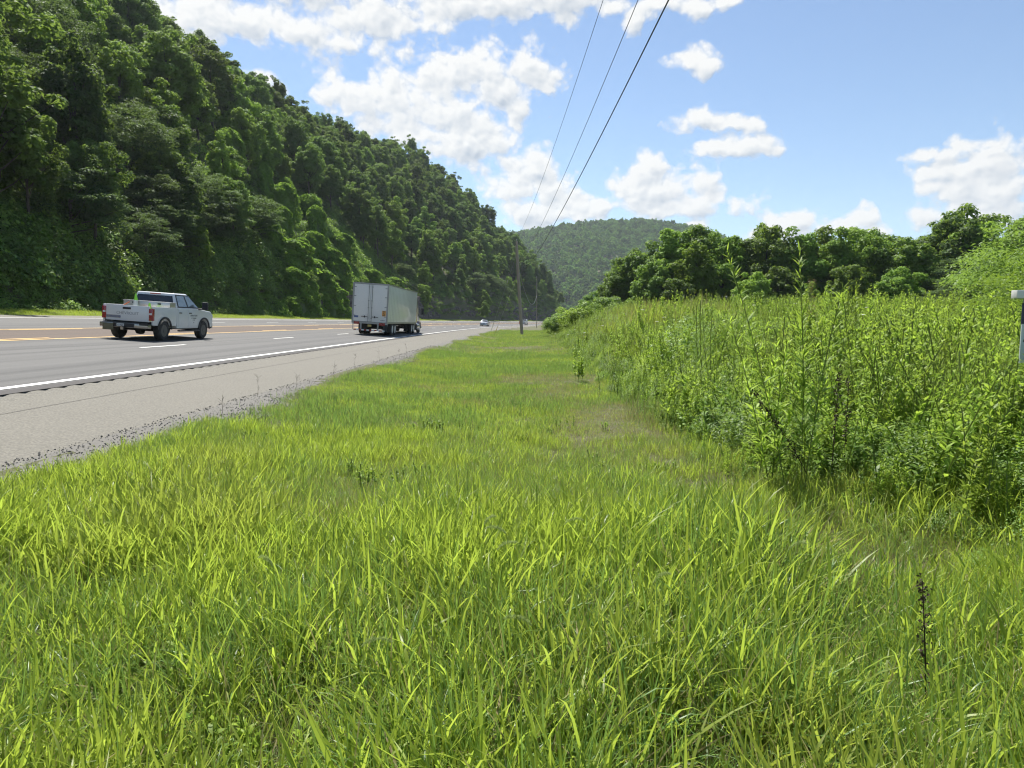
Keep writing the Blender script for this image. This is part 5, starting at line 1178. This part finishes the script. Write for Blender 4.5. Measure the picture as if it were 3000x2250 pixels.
# straw tuft
str_ = tuft(320, 60, .3, .62, .003, .006, 'dry', .10, .28, .5, 1., 5)
for (x, y, s_, lb) in ((1.95, 11.2, 1.05, 'bleached straw tuft at the foot of the weedy bank'), (2.05, 10.3, .7, 'smaller bleached straw tuft beside the dark shrub')):
    e = empty('straw_tuft', (x, y, gz_(x, y)), lb, 'dry grass', 'bleached straw tufts', (0, 0, x), s_); link('blades', str_, e)
# foxtails
for i, (x, y, h, az_) in enumerate([(-.13, 3.4, .44, .4), (-.02, 3.55, .48, 2.9), (-.2, 3.75, .46, 1.), (.24, 3.8, .45, .2), (.62, 3.1, .38, .6), (-1.2, 3.3, .42, 2.5), (.1, 2.7, .36, 3), (1.45, 3.6, .4, .3), (-.65, 2.6, .34, 0.)]):
    w_ = ['arching over the middle of the front grass', 'curling back beside the arching one', 'rising behind the pair in the front grass', 'drooping alone past the middle tuft', 'low among the broad blades', 'pale and upright towards the road side', 'short and close to the camera', 'nodding near the lone dark stalk', 'small, over the bare thatch patch'][i]
    e = empty('foxtail_grass', (x, y, gz_(x, y)), 'green foxtail seed head ' + w_, 'foxtail', 'foxtail seed heads', (0, 0, az_))
    P = [Vector((0, 0, 0)), Vector((.01, 0, h * .6)), Vector((.03, 0, h))] + [Vector((.03 + .075 * (1 - math.cos(a)), 0, h + .055 * math.sin(a))) for a in np.linspace(.4, 2.3, 6)]
    MB().tube(P[:4], .0018, 5).build('stem', M['grass'], e)
    r = np.random.default_rng(i); n = 420; t_ = r.uniform(3, len(P) - 1.001, n); a0 = t_.astype(int); fr_ = t_ - a0; PP = np.array([tuple(p) for p in P])
    C = PP[a0] * (1 - fr_)[:, None] + PP[a0 + 1] * fr_[:, None]; dd = unit(r.normal(size=(n, 3))); L_ = .011 * np.sin(np.clip((t_ - 3) / (len(P) - 4), .06, .94) * PI) ** .4
    A1 = C + dd * (L_ * .2)[:, None]; B1 = C + dd * L_[:, None] * 1.25; sd_ = unit(np.cross(dd, r.normal(size=(n, 3)))) * .0009
    V = np.stack([A1 - sd_, A1 + sd_, B1 + sd_ * .4, B1 - sd_ * .4], 1).reshape(-1, 3)
    link('seed_head', qmesh('seed_head', V, np.arange(n * 4).reshape(-1, 4), np.repeat(r.random(n), 4), [M['foxtail']]), e)
# white umbel flowers
um = []
for i, (x, y, z) in enumerate([(3.3, 33, 1.0), (3.9, 31, 1.1), (4.8, 30, 1.2), (5.2, 28, 1.25), (2.9, 38, .9), (3.6, 42, .9), (4.5, 22, 1.15), (4.8, 22.3, 1.2), (9.8, 24, 1.25), (11.8, 23, 1.2), (7.6, 15, 1.2), (10.4, 34, 1.45), (10.9, 34.5, 1.5), (6.9, 20, 1.2), (2.4, 46, .7), (2.9, 50, .8)]):
    e = empty('white_umbel_flower', (x, y, gz_(x, y)), 'flat white umbel flower among the green weeds on the bank', 'flower', 'white umbel flowers scattered over the bank', (0, 0, i))
    MB().tube([(0, 0, 0), (.03, 0, z)], [.005, .003], 5).build('stem', M['brownstem'], e)
    r = np.random.default_rng(i + 40); n = 60; a = r.uniform(0, 2 * PI, n); q = .065 * np.sqrt(r.random(n)); C = np.stack([.03 + q * np.cos(a), q * np.sin(a), z + .01 - 2. * q * q], -1)
    V, Q = rhomb(C, unit(np.array([0, 0, 1.]) + r.normal(size=(n, 3)) * .3), np.full(n, .022), np.full(n, .02), r); link('flower_head', qmesh('flower_head', V, Q, np.repeat(r.random(n), 4), [M['white']]), e)
# reddish plumed grass on top of the mound
plm = tuft(330, 26, .8, 1.25, .004, .007, 'reddish', .18, .18, .4, 0, 6)
n_ = 150; x = rng.normal(7.9, 1.7, n_); y = rng.normal(37.5, 3.2, n_); s_ = rng.uniform(.9, 1.3, n_)
scatter('plumed_grass', [plm], np.stack([x, y, ground(x, y)], -1), np.stack([0 * s_, 0 * s_, rng.uniform(0, 6, n_)], -1), np.stack([s_, s_, s_], -1), np.zeros(n_), 'reddish seeding grass along the top of the mound')

# ------------------------------------------------------------ air
hb = MB().box(-1560, 1560, -320, 2060, -110, 330).build('haze', None) if False else None
me = bpy.data.meshes.new('haze'); b_ = MB().box(-1560, 1560, -320, 2060, HZ0, 330); me.from_pydata(b_.v, [], b_.f); me.update()
hm, t, o = newmat('thin_air'); pv = t.nodes.new('ShaderNodeVolumePrincipled'); pv.inputs['Color'].default_value = (.80, .90, 1, 1); pv.inputs['Density'].default_value = HAZE; pv.inputs['Anisotropy'].default_value = .3
t.links.new(pv.outputs[0], o.inputs['Volume']); me.materials.append(hm)
link('haze', me, kind='stuff', label='faint blue summer haze filling the valley')

# ------------------------------------------------------------ tell same-labelled neighbours apart by their order along the picture
ORD = ['first', 'second', 'third', 'fourth', 'fifth', 'sixth', 'seventh', 'eighth', 'ninth', 'tenth', 'eleventh', 'twelfth', 'thirteenth', 'fourteenth', 'fifteenth', 'sixteenth']
NUM = {2: 'two', 3: 'three', 4: 'four', 5: 'five', 6: 'six', 7: 'seven', 8: 'eight', 9: 'nine', 10: 'ten', 11: 'eleven', 12: 'twelve', 13: 'thirteen', 14: 'fourteen', 15: 'fifteen', 16: 'sixteen'}
bylab = {}
for ob in col.objects:
    if ob.parent is None and ob.type == 'EMPTY' and ob.get('label') and ob.get('category') in ('tree', 'vine mound', 'flower', 'weed stalk'):
        bylab.setdefault(ob['label'], []).append(ob)
for lab, obs in bylab.items():
    if 1 < len(obs) <= 16:
        obs.sort(key=lambda q: proj(q.location.x, q.location.y, q.location.z + 6)[0])
        for i, ob in enumerate(obs):
            l2 = '%s, %s of %s' % (lab, ORD[i] + ' from left' if i else 'leftmost', NUM[len(obs)])
            if len(l2.replace(',', '').split()) > 16: l2 = '%s, %s' % (lab, ORD[i] + ' from left' if i else 'leftmost')
            if len(l2.replace(',', '').split()) > 16: l2 = ' '.join(l2.split()[1:])
            while len(l2.replace('-', ' ').replace(',', ' ').split()) > 16: l2 = ' '.join(l2.split()[1:])
            ob['label'] = l2
